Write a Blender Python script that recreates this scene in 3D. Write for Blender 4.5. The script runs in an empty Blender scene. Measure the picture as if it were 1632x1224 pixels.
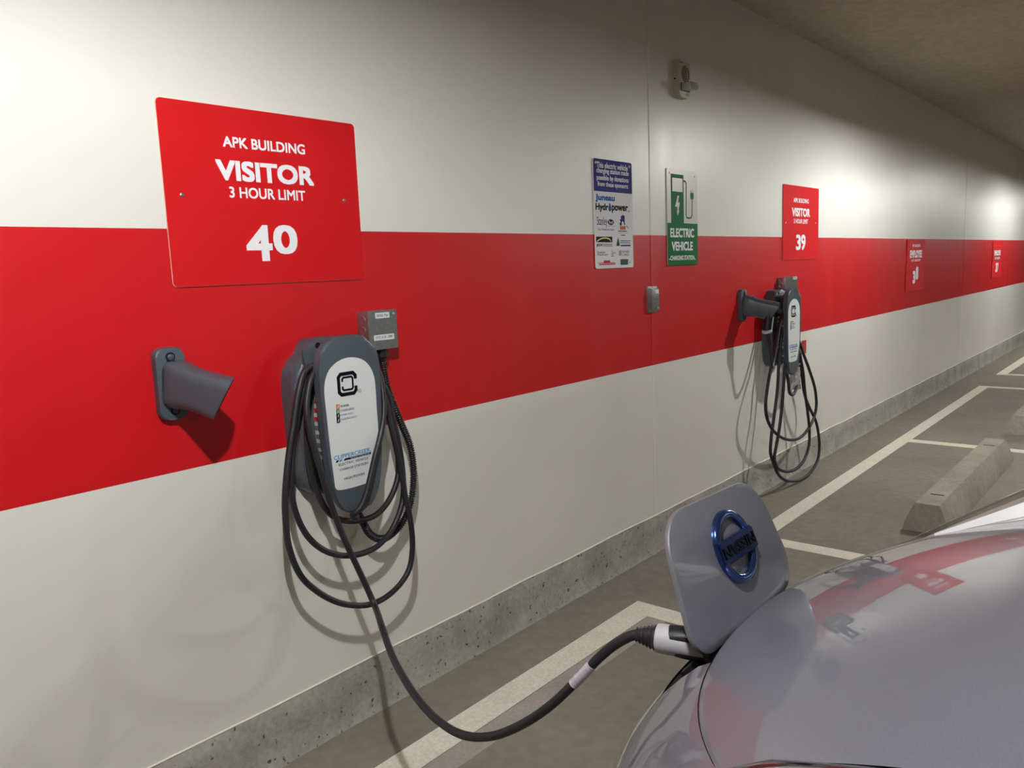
import bpy, bmesh, math, random
import numpy as np
from mathutils import Vector, Matrix
random.seed(7)
SC = bpy.context.scene
COL = SC.collection
PI = math.pi

# ------------------------------------------------------------------ camera, world, lights, exposure
CAM = np.array([0.0, -1.945, 1.39])
F_PX, YAW, PITCH, ROLL = 1276.66, 0.8621377, 0.1398331, -0.0412783
def cam_axes():
    cy, sy = math.cos(YAW), math.sin(YAW)
    f = np.array([sy*math.cos(PITCH), cy*math.cos(PITCH), -math.sin(PITCH)])
    r = np.array([cy, -sy, 0.0]); u = np.cross(r, f)
    return r*math.cos(ROLL)+u*math.sin(ROLL), -r*math.sin(ROLL)+u*math.cos(ROLL), f
CR, CU, CF = cam_axes()
cam = bpy.data.cameras.new('camera')
cam.sensor_width = 36.0
cam.lens = F_PX*36.0/1632.0
cam.clip_start = 0.02
camo = bpy.data.objects.new('camera', cam)
COL.objects.link(camo)
m = Matrix.Identity(4)
for i in range(3):
    m[i][0] = CR[i]; m[i][1] = CU[i]; m[i][2] = -CF[i]; m[i][3] = CAM[i]
camo.matrix_world = m
SC.camera = camo

w = bpy.data.worlds.new('world'); SC.world = w
w.use_nodes = True
w.node_tree.nodes['Background'].inputs[0].default_value = (0.9, 0.95, 1.0, 1)
w.node_tree.nodes['Background'].inputs[1].default_value = 0.05

SC.view_settings.view_transform = 'Standard'
SC.view_settings.look = 'None'
SC.view_settings.gamma = 1.0
SC.view_settings.use_curve_mapping = False
SC.view_settings.exposure = 0.42

CEIL = 2.745
LAMP_Z = 2.31            # pendant lamps hang this high; their shades cut the light off at the horizontal
LAMP_L = 2800.0           # radiance of the lamp globes
LAMPS = [(0.35, -1.5), (5.9, -1.5), (12.0, -1.5), (18.1, -1.5)]
LAMPS_FAR = [(-0.1, -7.5), (5.9, -7.5), (12.0, -7.5)]

# ------------------------------------------------------------------ helpers
def lin(c):
    c = c/255.0
    return c/12.92 if c <= 0.04045 else ((c+0.055)/1.055)**2.4
def rgb(r, g, b): return (lin(r), lin(g), lin(b), 1.0)

def mat(name, col, rough=0.5, metal=0.0, spec=0.5, coat=0.0, coat_rough=0.03, trans=0.0, ior=1.45, emit=None, estr=0.0):
    M = bpy.data.materials.new(name); M.use_nodes = True
    b = M.node_tree.nodes['Principled BSDF']
    b.inputs['Base Color'].default_value = col
    b.inputs['Roughness'].default_value = rough
    b.inputs['Metallic'].default_value = metal
    b.inputs['Specular IOR Level'].default_value = spec
    b.inputs['Coat Weight'].default_value = coat
    b.inputs['Coat Roughness'].default_value = coat_rough
    b.inputs['Transmission Weight'].default_value = trans
    b.inputs['IOR'].default_value = ior
    if emit:
        b.inputs['Emission Color'].default_value = emit
        b.inputs['Emission Strength'].default_value = estr
    return M
def nd(M, t, **kw):
    n = M.node_tree.nodes.new(t)
    for k, v in kw.items(): setattr(n, k, v)
    return n
def lk(M, a, b): M.node_tree.links.new(a, b)
def bsdf(M): return M.node_tree.nodes['Principled BSDF']
def add_noise_bump(M, scale, strength, dist=0.002, detail=3.0):
    tc = nd(M, 'ShaderNodeTexCoord'); n = nd(M, 'ShaderNodeTexNoise')
    n.inputs['Scale'].default_value = scale; n.inputs['Detail'].default_value = detail
    bp = nd(M, 'ShaderNodeBump'); bp.inputs['Strength'].default_value = strength; bp.inputs['Distance'].default_value = dist
    lk(M, tc.outputs['Object'], n.inputs['Vector']); lk(M, n.outputs['Fac'], bp.inputs['Height'])
    lk(M, bp.outputs['Normal'], bsdf(M).inputs['Normal'])
    return n, tc
def ramp(M, src, stops):
    r = nd(M, 'ShaderNodeValToRGB'); e = r.color_ramp.elements
    while len(e) > 1: e.remove(e[-1])
    e[0].position = stops[0][0]; e[0].color = stops[0][1]
    for p, c in stops[1:]:
        k = e.new(p); k.color = c
    lk(M, src, r.inputs['Fac']); return r

# --- materials
RED = rgb(198, 18, 26); CREAM = rgb(226, 224, 216)
M = {}
def wall_material():
    W = mat('painted_wall', CREAM, rough=0.36, spec=0.5)
    tc = nd(W, 'ShaderNodeTexCoord'); sx = nd(W, 'ShaderNodeSeparateXYZ')
    lk(W, tc.outputs['Object'], sx.inputs[0])
    a = nd(W, 'ShaderNodeMath', operation='GREATER_THAN'); a.inputs[1].default_value = 0.921
    b = nd(W, 'ShaderNodeMath', operation='LESS_THAN'); b.inputs[1].default_value = 1.5285
    mu = nd(W, 'ShaderNodeMath', operation='MULTIPLY')
    lk(W, sx.outputs['Z'], a.inputs[0]); lk(W, sx.outputs['Z'], b.inputs[0])
    lk(W, a.outputs[0], mu.inputs[0]); lk(W, b.outputs[0], mu.inputs[1])
    nz = nd(W, 'ShaderNodeTexNoise'); nz.inputs['Scale'].default_value = 1.3; nz.inputs['Detail'].default_value = 4
    lk(W, tc.outputs['Object'], nz.inputs['Vector'])
    cr = ramp(W, nz.outputs['Fac'], [(0.3, rgb(222, 221, 214)), (0.7, rgb(229, 228, 222))])
    mx = nd(W, 'ShaderNodeMix', data_type='RGBA')
    lk(W, mu.outputs[0], mx.inputs['Factor']); lk(W, cr.outputs[0], mx.inputs[6]); mx.inputs[7].default_value = RED
    lk(W, mx.outputs[2], bsdf(W).inputs['Base Color'])
    # orange peel and roller streaks
    n2 = nd(W, 'ShaderNodeTexNoise'); n2.inputs['Scale'].default_value = 260; n2.inputs['Detail'].default_value = 2
    mp = nd(W, 'ShaderNodeMapping'); mp.inputs['Scale'].default_value = (5.0, 1.0, 0.25)
    n3 = nd(W, 'ShaderNodeTexNoise'); n3.inputs['Scale'].default_value = 1.6; n3.inputs['Detail'].default_value = 3
    lk(W, tc.outputs['Object'], n2.inputs['Vector']); lk(W, tc.outputs['Object'], mp.inputs[0]); lk(W, mp.outputs[0], n3.inputs['Vector'])
    rr = nd(W, 'ShaderNodeMapRange'); rr.inputs['To Min'].default_value = 0.30; rr.inputs['To Max'].default_value = 0.46
    lk(W, n3.outputs['Fac'], rr.inputs[0]); lk(W, rr.outputs[0], bsdf(W).inputs['Roughness'])
    bp = nd(W, 'ShaderNodeBump'); bp.inputs['Strength'].default_value = 0.18; bp.inputs['Distance'].default_value = 0.001
    lk(W, n2.outputs['Fac'], bp.inputs['Height']); lk(W, bp.outputs[0], bsdf(W).inputs['Normal'])
    return W
def concrete(name, c1, c2, scale, pits=True, rough=0.85, bump=0.4):
    W = mat(name, c1, rough=rough, spec=0.3)
    tc = nd(W, 'ShaderNodeTexCoord')
    n1 = nd(W, 'ShaderNodeTexNoise'); n1.inputs['Scale'].default_value = scale; n1.inputs['Detail'].default_value = 8; n1.inputs['Roughness'].default_value = 0.65
    n2 = nd(W, 'ShaderNodeTexNoise'); n2.inputs['Scale'].default_value = scale*14; n2.inputs['Detail'].default_value = 5
    lk(W, tc.outputs['Object'], n1.inputs['Vector']); lk(W, tc.outputs['Object'], n2.inputs['Vector'])
    r1 = ramp(W, n1.outputs['Fac'], [(0.32, c1), (0.68, c2)])
    r2 = ramp(W, n2.outputs['Fac'], [(0.3, (0.86, 0.86, 0.86, 1)), (0.7, (1.08, 1.08, 1.08, 1))])
    mx = nd(W, 'ShaderNodeMix', data_type='RGBA', blend_type='MULTIPLY'); mx.inputs['Factor'].default_value = 1
    lk(W, r1.outputs[0], mx.inputs[6]); lk(W, r2.outputs[0], mx.inputs[7])
    out = mx.outputs[2]
    h = n2.outputs['Fac']
    if pits:
        v = nd(W, 'ShaderNodeTexNoise'); v.inputs['Scale'].default_value = 48; v.inputs['Detail'].default_value = 2
        lk(W, tc.outputs['Object'], v.inputs['Vector'])
        r3 = ramp(W, v.outputs['Fac'], [(0.285, (0, 0, 0, 1)), (0.34, (1, 1, 1, 1))])
        m2 = nd(W, 'ShaderNodeMix', data_type='RGBA', blend_type='MULTIPLY'); m2.inputs['Factor'].default_value = 0.8
        lk(W, out, m2.inputs[6]); lk(W, r3.outputs[0], m2.inputs[7]); out = m2.outputs[2]
        ad = nd(W, 'ShaderNodeMath', operation='ADD'); mlt = nd(W, 'ShaderNodeMath', operation='MULTIPLY'); mlt.inputs[1].default_value = 3.0
        lk(W, r3.outputs[0], mlt.inputs[0]); lk(W, mlt.outputs[0], ad.inputs[0]); lk(W, h, ad.inputs[1]); h = ad.outputs[0]
    lk(W, out, bsdf(W).inputs['Base Color'])
    bp = nd(W, 'ShaderNodeBump'); bp.inputs['Strength'].default_value = bump; bp.inputs['Distance'].default_value = 0.003
    lk(W, h, bp.inputs['Height']); lk(W, bp.outputs[0], bsdf(W).inputs['Normal'])
    return W
M['wall'] = wall_material()
M['curb'] = concrete('raw_concrete', rgb(150, 148, 142), rgb(182, 180, 173), 5.0)
M['floor'] = concrete('floor_concrete', rgb(132, 128, 116), rgb(148, 144, 131), 1.6, pits=False, rough=0.62, bump=0.12)
M['stop'] = concrete('precast_concrete', rgb(150, 147, 134), rgb(176, 173, 160), 4.0, pits=False)
M['ceiling'] = concrete('ceiling_concrete', rgb(176, 171, 154), rgb(190, 185, 168), 1.2, pits=False, rough=0.8, bump=0.05)
M['line'] = concrete('line_paint', rgb(232, 230, 212), rgb(246, 244, 228), 6.0, pits=False, rough=0.6, bump=0.15)
M['ghost'] = concrete('removed_line', rgb(164, 159, 150), rgb(182, 177, 167), 6.0, pits=False, rough=0.6, bump=0.15)
M['caulk'] = mat('caulk', rgb(240, 235, 220), 0.5)
M['caulk_red'] = mat('caulk_red', rgb(214, 36, 40), 0.5)
M['sign_red'] = mat('sign_red', rgb(202, 28, 32), 0.42); add_noise_bump(M['sign_red'], 420, 0.12, 0.0006, 2)
M['sign_red_dark'] = mat('sign_red_dark', rgb(176, 22, 34), 0.42)
M['sign_edge'] = mat('sign_edge', rgb(226, 200, 180), 0.5)
M['sign_white'] = mat('sign_white', rgb(228, 228, 232), 0.4)
M['letter_white'] = mat('letter_white', rgb(238, 238, 244), 0.45)
M['sign_grey'] = mat('sign_grey', rgb(206, 202, 198), 0.35)
M['green'] = mat('sign_green', rgb(0, 104, 46), 0.4)
M['purple'] = mat('sign_purple', rgb(44, 38, 122), 0.4)
M['blue'] = mat('print_blue', rgb(24, 84, 168), 0.4)
M['skyblue'] = mat('print_sky_blue', rgb(78, 150, 200), 0.4)
M['navy'] = mat('print_navy', rgb(22, 30, 74), 0.4)
M['ink'] = mat('print_black', rgb(14, 14, 22), 0.4)
M['tinygrey'] = mat('print_grey', rgb(110, 110, 116), 0.4)
M['orange'] = mat('print_orange', rgb(196, 112, 58), 0.4)
M['gold'] = mat('print_gold', rgb(226, 214, 140), 0.4)
M['dkgreen'] = mat('print_dark_green', rgb(22, 74, 54), 0.4)
M['print_red'] = mat('print_red', rgb(196, 44, 56), 0.4)
M['print_tan'] = mat('print_tan', rgb(170, 160, 140), 0.4)
M['led_orange'] = mat('led_orange', rgb(226, 120, 60), 0.3)
M['led_green'] = mat('led_green', rgb(60, 150, 80), 0.3)
M['plastic'] = mat('grey_plastic', rgb(74, 83, 92), 0.36); add_noise_bump(M['plastic'], 300, 0.08, 0.0006, 2)
M['plastic_dark'] = mat('dark_grey_plastic', rgb(66, 74, 84), 0.42)
M['panel_white'] = mat('label_white', rgb(222, 226, 228), 0.4)
M['rubber'] = mat('black_rubber', rgb(36, 34, 40), 0.48); add_noise_bump(M['rubber'], 200, 0.1, 0.0006, 2)
M['conduit'] = mat('black_conduit', rgb(26, 25, 30), 0.32)
M['black'] = mat('black_plastic', rgb(22, 22, 28), 0.45)
M['white_plastic'] = mat('white_plastic', rgb(186, 186, 192), 0.35)
M['galv'] = mat('galvanised_steel', rgb(150, 156, 156), 0.32, metal=0.85); 
def galv_spangle(W):
    v = nd(W, 'ShaderNodeTexVoronoi'); v.inputs['Scale'].default_value = 90
    tc = nd(W, 'ShaderNodeTexCoord'); lk(W, tc.outputs['Object'], v.inputs['Vector'])
    r = ramp(W, v.outputs['Distance'], [(0.0, rgb(150, 155, 155)), (0.8, rgb(166, 171, 171))]); lk(W, r.outputs[0], bsdf(W).inputs['Base Color'])
galv_spangle(M['galv'])
M['chrome'] = mat('bright_steel', rgb(210, 210, 214), 0.18, metal=1.0)
M['screw'] = mat('zinc_screw', rgb(190, 190, 190), 0.3, metal=0.9)
M['tape'] = mat('silver_white_tape', rgb(206, 200, 212), 0.22, coat=0.6)
M['beige'] = mat('beige_plastic', rgb(196, 188, 166), 0.45)
def thin_lens(name):
    W = bpy.data.materials.new(name); W.use_nodes = True
    W.node_tree.nodes.remove(W.node_tree.nodes['Principled BSDF'])
    tr = nd(W, 'ShaderNodeBsdfTransparent'); tr.inputs[0].default_value = (0.93, 0.93, 0.93, 1)
    gl = nd(W, 'ShaderNodeBsdfGlossy'); gl.inputs['Roughness'].default_value = 0.03
    lw = nd(W, 'ShaderNodeLayerWeight'); lw.inputs['Blend'].default_value = 0.5
    pw = nd(W, 'ShaderNodeMath', operation='POWER'); pw.inputs[1].default_value = 2.6
    fr = nd(W, 'ShaderNodeMapRange'); fr.inputs['To Min'].default_value = 0.08; fr.inputs['To Max'].default_value = 1.0
    lk(W, lw.outputs['Facing'], pw.inputs[0]); lk(W, pw.outputs[0], fr.inputs[0])
    mx = nd(W, 'ShaderNodeMixShader')
    lk(W, fr.outputs[0], mx.inputs[0]); lk(W, tr.outputs[0], mx.inputs[1]); lk(W, gl.outputs[0], mx.inputs[2])
    lk(W, mx.outputs[0], W.node_tree.nodes['Material Output'].inputs[0])
    return W
M['lensclear'] = thin_lens('clear_lens')
def paint():
    W = mat('silver_car_paint', rgb(114, 116, 126), 0.45, metal=0.2, coat=1.0, coat_rough=0.02)
    bsdf(W).inputs['Coat IOR'].default_value = 1.6
    tc = nd(W, 'ShaderNodeTexCoord'); v = nd(W, 'ShaderNodeTexNoise'); v.inputs['Scale'].default_value = 900; v.inputs['Detail'].default_value = 1
    lk(W, tc.outputs['Object'], v.inputs['Vector'])
    r = ramp(W, v.outputs['Fac'], [(0.3, rgb(108, 110, 120)), (0.7, rgb(121, 123, 134))]); lk(W, r.outputs[0], bsdf(W).inputs['Base Color'])
    return W
M['paint'] = paint()
M['seam'] = mat('dark_seam', rgb(28, 28, 36), 0.6)
M['badge'] = mat('blue_chrome', rgb(58, 86, 148), 0.14, metal=0.85, coat=0.5)
M['badge_dark'] = mat('blue_badge_bar', rgb(24, 42, 96), 0.2, metal=0.6, coat=0.8)
M['lamp_inner'] = mat('lamp_reflector', rgb(176, 172, 166), 0.35, metal=0.15)
M['painted_glint'] = mat('painted_lamp_glint', rgb(248, 248, 250), 0.3)  # plain white standing in for lamp reflections on the headlight chrome
M['glass_dark'] = mat('tinted_glass', rgb(18, 22, 24), 0.05, coat=1.0)
M['tyre'] = mat('tyre_rubber', rgb(24, 24, 25), 0.8)
M['rim'] = mat('alloy_rim', rgb(170, 172, 176), 0.3, metal=0.8)
M['diffuser'] = mat('lamp_diffuser', rgb(250, 246, 235), 0.5, emit=(1.0, 0.99, 0.968, 1), estr=LAMP_L)
M['diffuser_dim'] = mat('lamp_diffuser_dim', rgb(250, 246, 235), 0.5, emit=(1.0, 0.99, 0.968, 1), estr=LAMP_L*0.95)
M['fixture'] = mat('fixture_white', rgb(200, 198, 190), 0.5)
M['strobe_glass'] = mat('strobe_glass', (0.9, 0.9, 0.9, 1), 0.05, trans=0.6, ior=1.4)
M['foil'] = mat('clear_plastic_film', rgb(206, 206, 206), 0.14, metal=0.55, coat=0.8); add_noise_bump(M['foil'], 55, 0.9, 0.01, 3)
M['red_tag'] = mat('red_tag', rgb(176, 56, 52), 0.5)

for _k in ('sign_white', 'green', 'purple', 'blue', 'skyblue', 'navy', 'ink', 'tinygrey', 'orange', 'gold', 'dkgreen', 'print_red', 'print_tan', 'letter_white', 'sign_red'):
    bsdf(M[_k]).inputs['Specular IOR Level'].default_value = 0.12; bsdf(M[_k]).inputs['Roughness'].default_value = 0.6
# --- object helpers
def link(name, me, mt, parent=None, smooth=True, angle=35):
    o = bpy.data.objects.new(name, me); COL.objects.link(o)
    if mt is not None and len(me.materials) == 0: me.materials.append(mt)
    if smooth:
        for p in me.polygons: p.use_smooth = True
        try: me.set_sharp_from_angle(angle=math.radians(angle))
        except Exception: pass
    if parent is not None:
        o.parent = parent
        o.matrix_parent_inverse = Matrix.Identity(4)
        me.transform(Matrix.Translation(-Vector(parent['_base'])))
        if '_base' not in o: pass
        o['_base'] = list(parent['_base'])
    return o
def from_bm(name, bm, mt, parent=None, smooth=True, angle=35):
    bmesh.ops.recalc_face_normals(bm, faces=bm.faces[:])
    me = bpy.data.meshes.new(name); bm.to_mesh(me); bm.free()
    return link(name, me, mt, parent, smooth, angle)
def from_data(name, v, f, mt, parent=None, smooth=True, angle=35, recalc=True):
    bm = bmesh.new(); vs = [bm.verts.new(p) for p in v]
    for q in f:
        try: bm.faces.new([vs[i] for i in q])
        except ValueError: pass
    if recalc: bmesh.ops.recalc_face_normals(bm, faces=bm.faces[:])
    me = bpy.data.meshes.new(name); bm.to_mesh(me); bm.free()
    return link(name, me, mt, parent, smooth, angle)
def thing(name, label, cat, loc, group=None):
    o = bpy.data.objects.new(name, None); COL.objects.link(o)
    o.location = loc; o.empty_display_size = 0.05
    o['label'] = label; o['category'] = cat; o['_base'] = list(loc)
    if group: o['group'] = group
    return o
def tag(o, label, cat, group=None):
    o['label'] = label; o['category'] = cat
    if group: o['group'] = group
    return o
def struct(o): o['kind'] = 'structure'; return o
def bm_box(bm, x0, x1, y0, y1, z0, z1):
    r = bmesh.ops.create_cube(bm, size=1.0)
    for v in r['verts']:
        v.co.x = x0+(v.co.x+0.5)*(x1-x0); v.co.y = y0+(v.co.y+0.5)*(y1-y0); v.co.z = z0+(v.co.z+0.5)*(z1-z0)
    return r['verts']
def box(name, x0, x1, y0, y1, z0, z1, mt, parent=None, bevel=0.0, seg=2):
    bm = bmesh.new(); bm_box(bm, x0, x1, y0, y1, z0, z1)
    if bevel > 0: bmesh.ops.bevel(bm, geom=bm.edges[:], offset=bevel, segments=seg, affect='EDGES', profile=0.5)
    return from_bm(name, bm, mt, parent, smooth=bevel > 0)
def rounded_rect(x0, x1, z0, z1, r, n=6):
    out = []
    for cx, cz, a0 in ((x1-r, z1-r, 0), (x0+r, z1-r, 90), (x0+r, z0+r, 180), (x1-r, z0+r, 270)):
        for k in range(n+1):
            a = math.radians(a0+90*k/n); out.append((cx+r*math.cos(a), cz+r*math.sin(a)))
    return out
def prism_bm(poly, y_back, y_front, bevel=0.0, seg=2):
    """closed (x,z) outline extruded between two depths; the front (smaller y) rim bevelled"""
    bm = bmesh.new()
    a = [bm.verts.new((x, y_back, z)) for x, z in poly]
    b = [bm.verts.new((x, y_front, z)) for x, z in poly]
    n = len(poly)
    for i in range(n): bm.faces.new((a[i], a[(i+1) % n], b[(i+1) % n], b[i]))
    bm.faces.new(a[::-1]); fr = bm.faces.new(b)
    if bevel > 0:
        bmesh.ops.bevel(bm, geom=list(fr.edges), offset=bevel, segments=seg, affect='EDGES', profile=0.5)
    return bm
def prism(name, poly, y_back, y_front, mt, parent=None, bevel=0.0, seg=2, angle=35):
    return from_bm(name, prism_bm(poly, y_back, y_front, bevel, seg), mt, parent, angle=angle)
def catmull(P, step=0.012):
    P = [Vector(p) for p in P]; out = []
    Q = [P[0]*2-P[1]]+P+[P[-1]*2-P[-2]]
    for i in range(1, len(Q)-2):
        p0, p1, p2, p3 = Q[i-1:i+3]
        def tj(t, a, b): return t+max((b-a).length, 1e-6)**0.5
        t0 = 0; t1 = tj(t0, p0, p1); t2 = tj(t1, p1, p2); t3 = tj(t2, p2, p3)
        k = max(2, int((p2-p1).length/step))
        for s in range(k):
            t = t1+(t2-t1)*s/k
            A1 = p0*((t1-t)/(t1-t0))+p1*((t-t0)/(t1-t0)); A2 = p1*((t2-t)/(t2-t1))+p2*((t-t1)/(t2-t1)); A3 = p2*((t3-t)/(t3-t2))+p3*((t-t2)/(t3-t2))
            B1 = A1*((t2-t)/(t2-t0))+A2*((t-t0)/(t2-t0)); B2 = A2*((t3-t)/(t3-t1))+A3*((t-t1)/(t3-t1))
            out.append(B1*((t2-t)/(t2-t1))+B2*((t-t1)/(t2-t1)))
    out.append(P[-1]); return out
def sweep(name, pts, rad, mt, parent=None, n=12, angle=60):
    pts = [Vector(p) for p in pts]
    T = [(pts[min(i+1, len(pts)-1)]-pts[max(i-1, 0)]).normalized() for i in range(len(pts))]
    ref = Vector((0, 1, 0)) if abs(T[0].y) < 0.9 else Vector((0, 0, 1))
    U = (ref-T[0]*ref.dot(T[0])).normalized()
    v, f = [], []
    for i, p in enumerate(pts):
        U = (U-T[i]*U.dot(T[i])).normalized(); V = T[i].cross(U)
        r = rad(i) if callable(rad) else (rad[i] if hasattr(rad, '__len__') else rad)
        for k in range(n):
            a = 2*PI*k/n; v.append(p+U*(r*math.cos(a))+V*(r*math.sin(a)))
    for i in range(len(pts)-1):
        for k in range(n):
            f.append((i*n+k, i*n+(k+1) % n, (i+1)*n+(k+1) % n, (i+1)*n+k))
    f.append(tuple(range(n))[::-1]); f.append(tuple((len(pts)-1)*n+k for k in range(n)))
    return from_data(name, v, f, mt, parent, angle=angle)
def lathe(name, p0, axis, prof, mt, parent=None, n=24, angle=40, caps=True):
    """profile of (distance along axis, radius)"""
    p0 = Vector(p0); ax = Vector(axis).normalized()
    U = ax.orthogonal().normalized(); V = ax.cross(U)
    v, f = [], []
    for (s, r) in prof:
        for k in range(n):
            a = 2*PI*k/n; v.append(p0+ax*s+U*(max(r, 1e-5)*math.cos(a))+V*(max(r, 1e-5)*math.sin(a)))
    for i in range(len(prof)-1):
        for k in range(n):
            f.append((i*n+k, i*n+(k+1) % n, (i+1)*n+(k+1) % n, (i+1)*n+k))
    if caps: f.append(tuple(range(n))[::-1]); f.append(tuple((len(prof)-1)*n+k for k in range(n)))
    return from_data(name, v, f, mt, parent, angle=angle)
def bolt(name, x, y, z, r, parent, mt=None, h=0.004):
    return lathe(name, (x, y, z), (0, -1, 0), [(0, r), (h*0.5, r), (h*0.85, r*0.8), (h, r*0.4)], mt or M['screw'], parent, n=14)

# wall coordinates measured from the photograph: photo point -> (x, z) on the plane y = -off
def wx(u, v, off=0.0):
    d = CR*((u-816)/F_PX)+CU*((612-v)/F_PX)+CF
    t = (-off-CAM[1])/d[1]
    p = CAM+d*t
    return float(p[0]), float(p[2])
def w3(u, v, off=0.0):
    x, z = wx(u, v, off); return (x, -off, z)

FONT_CACHE = {}
def text_mesh(s, bold):
    cu = bpy.data.curves.new('t', 'FONT'); cu.body = s; cu.size = 1.0; cu.resolution_u = 4
    o = bpy.data.objects.new('t', cu); COL.objects.link(o)
    dg = bpy.context.evaluated_depsgraph_get()
    me = bpy.data.meshes.new_from_object(o.evaluated_get(dg))
    bpy.data.objects.remove(o); bpy.data.curves.remove(cu)
    return me
def letters(name, s, x0, x1, z0, z1, y, mt, parent, bold=0.02, rot180=False, thick=0.0004):
    """lettering fitted to a rectangle on the plane y"""
    me = text_mesh(s, bold)
    co = [v.co.copy() for v in me.vertices]
    a0 = min(c.x for c in co); a1 = max(c.x for c in co); b0 = min(c.y for c in co); b1 = max(c.y for c in co)
    bm = bmesh.new(); bm.from_mesh(me); bpy.data.meshes.remove(me)
    for v in bm.verts:
        u = (v.co.x-a0)/(a1-a0); t = (v.co.y-b0)/(b1-b0)
        if rot180: u, t = 1-u, 1-t
        v.co = Vector((x0+(x1-x0)*u, y, z0+(z1-z0)*t))
    if bold > 0.008:      # heavier strokes: the outline repeated a stroke's width around itself
        sx = (x1-x0)/(a1-a0); sz = (z1-z0)/(b1-b0); src = bm.faces[:]
        for v in bm.verts:    # keep the overall size
            v.co.x = (x0+x1)/2+(v.co.x-(x0+x1)/2)*(1-2*bold/(a1-a0)); v.co.z = (z0+z1)/2+(v.co.z-(z0+z1)/2)*(1-2*bold/(b1-b0))
        for k in range(8):
            d = bmesh.ops.duplicate(bm, geom=src)
            for g in d['geom']:
                if isinstance(g, bmesh.types.BMVert):
                    g.co.x += bold*sx*(1, 1, 0, -1, -1, -1, 0, 1)[k]; g.co.z += bold*sz*(0, 1, 1, 1, 0, -1, -1, -1)[k]; g.co.y -= 0.00001*(k+1)
    r = bmesh.ops.extrude_face_region(bm, geom=bm.faces[:])
    for g in r['geom']:
        if isinstance(g, bmesh.types.BMVert): g.co.y -= thick
    for q in bm.faces: q.smooth = False
    return from_bm(name, bm, mt, parent, smooth=False)
def ribbon(name, pts, width, y, mt, parent, thick=0.0004, closed=False):
    P = [Vector((p[0], p[1])) for p in pts]; n = len(P); L, R = [], []
    for i in range(n):
        if closed or 0 < i < n-1:
            d1 = (P[i]-P[i-1]).normalized(); d2 = (P[(i+1) % n]-P[i]).normalized()
        elif i == 0: d1 = d2 = (P[1]-P[0]).normalized()
        else: d1 = d2 = (P[-1]-P[-2]).normalized()
        t = (d1+d2).normalized(); nn = Vector((-t.y, t.x)); k = width/2/max(0.35, abs(nn.dot(Vector((-d1.y, d1.x)))))
        L.append(P[i]+nn*k); R.append(P[i]-nn*k)
    v, f = [], []
    for i in range(n):
        for q in (L[i], R[i]):
            v.append((q.x, y, q.y))
        for q in (L[i], R[i]):
            v.append((q.x, y-thick, q.y))
    for i in range(n if closed else n-1):
        a, b = 4*i, 4*((i+1) % n)
        f += [(a+2, a+3, b+3, b+2), (a, b, b+1, a+1), (a, a+2, b+2, b), (a+1, b+1, b+3, a+3)]
    if not closed: f += [(0, 1, 3, 2), (4*n-4, 4*n-2, 4*n-1, 4*n-3)]
    return from_data(name, v, f, mt, parent, smooth=False)
def patch(name, poly, y, mt, parent, thick=0.0004):
    return from_bm(name, prism_bm(poly, y, y-thick), mt, parent, smooth=False)
def rect(x0, x1, z0, z1): return [(x0, z0), (x1, z0), (x1, z1), (x0, z1)]
def ellipse(cx, cz, rx, rz, n=24): return [(cx+rx*math.cos(2*PI*k/n), cz+rz*math.sin(2*PI*k/n)) for k in range(n)]
def copy_tree(o, shift, label=None, group=None, parent=None):
    c = o.copy(); COL.objects.link(c)
    if parent is None:
        c.location = Vector(o.location)+Vector(shift); c['label'] = label
        c['_base'] = [o['_base'][i]+shift[i] for i in range(3)]
        if group: c['group'] = group
    else: c.parent = parent
    for ch in list(o.children): copy_tree(ch, shift, parent=c)
    return c

# ------------------------------------------------------------------ the setting
XL, XR, YB = -7.0, 27.0, -13.0
struct(box('wall_back', XL, XR, 0.0, 0.2, 0.186, CEIL, M['wall']))
struct(box('floor', XL, XR, YB, 0.25, -0.15, 0.0, M['floor']))
struct(box('ceiling', XL, XR, YB, 0.25, CEIL, CEIL+0.2, M['ceiling']))
struct(box('wall_left', XL-0.2, XL, YB, 0.25, 0.0, CEIL, M['ceiling']))
struct(box('wall_right', XR, XR+0.2, YB, 0.25, 0.0, CEIL, M['ceiling']))
struct(box('wall_front', XL-0.2, XR+0.2, YB-0.2, YB, 0.0, CEIL, M['ceiling']))
# unpainted concrete kerb under the wall, slightly rough top edge
def kerb():
    bm = bmesh.new(); n = 500; rows = []
    for i in range(n+1):
        x = XL+(XR-XL)*i/n
        j = 0.004*math.sin(x*7.3)+0.003*math.sin(x*23.1)+random.uniform(-0.003, 0.003)
        k = random.uniform(-0.002, 0.002)
        rows.append([bm.verts.new((x, 0.2, 0.1861)), bm.verts.new((x, -0.001, 0.1861)), bm.verts.new((x, -0.0035+k*.3, 0.181+j)), bm.verts.new((x, -0.004+k, 0.10)), bm.verts.new((x, -0.005+k, 0.012)), bm.verts.new((x, -0.014+k, 0.0)), bm.verts.new((x, 0.2, 0.0))])
    for a, b in zip(rows[:-1], rows[1:]):
        for k in range(7): bm.faces.new((a[k], b[k], b[(k+1) % 7], a[(k+1) % 7]))
    bm.faces.new(rows[0]); bm.faces.new(rows[-1][::-1])
    return struct(from_bm('baseboard_back', bm, M['curb'], angle=50))
kerb()
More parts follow.
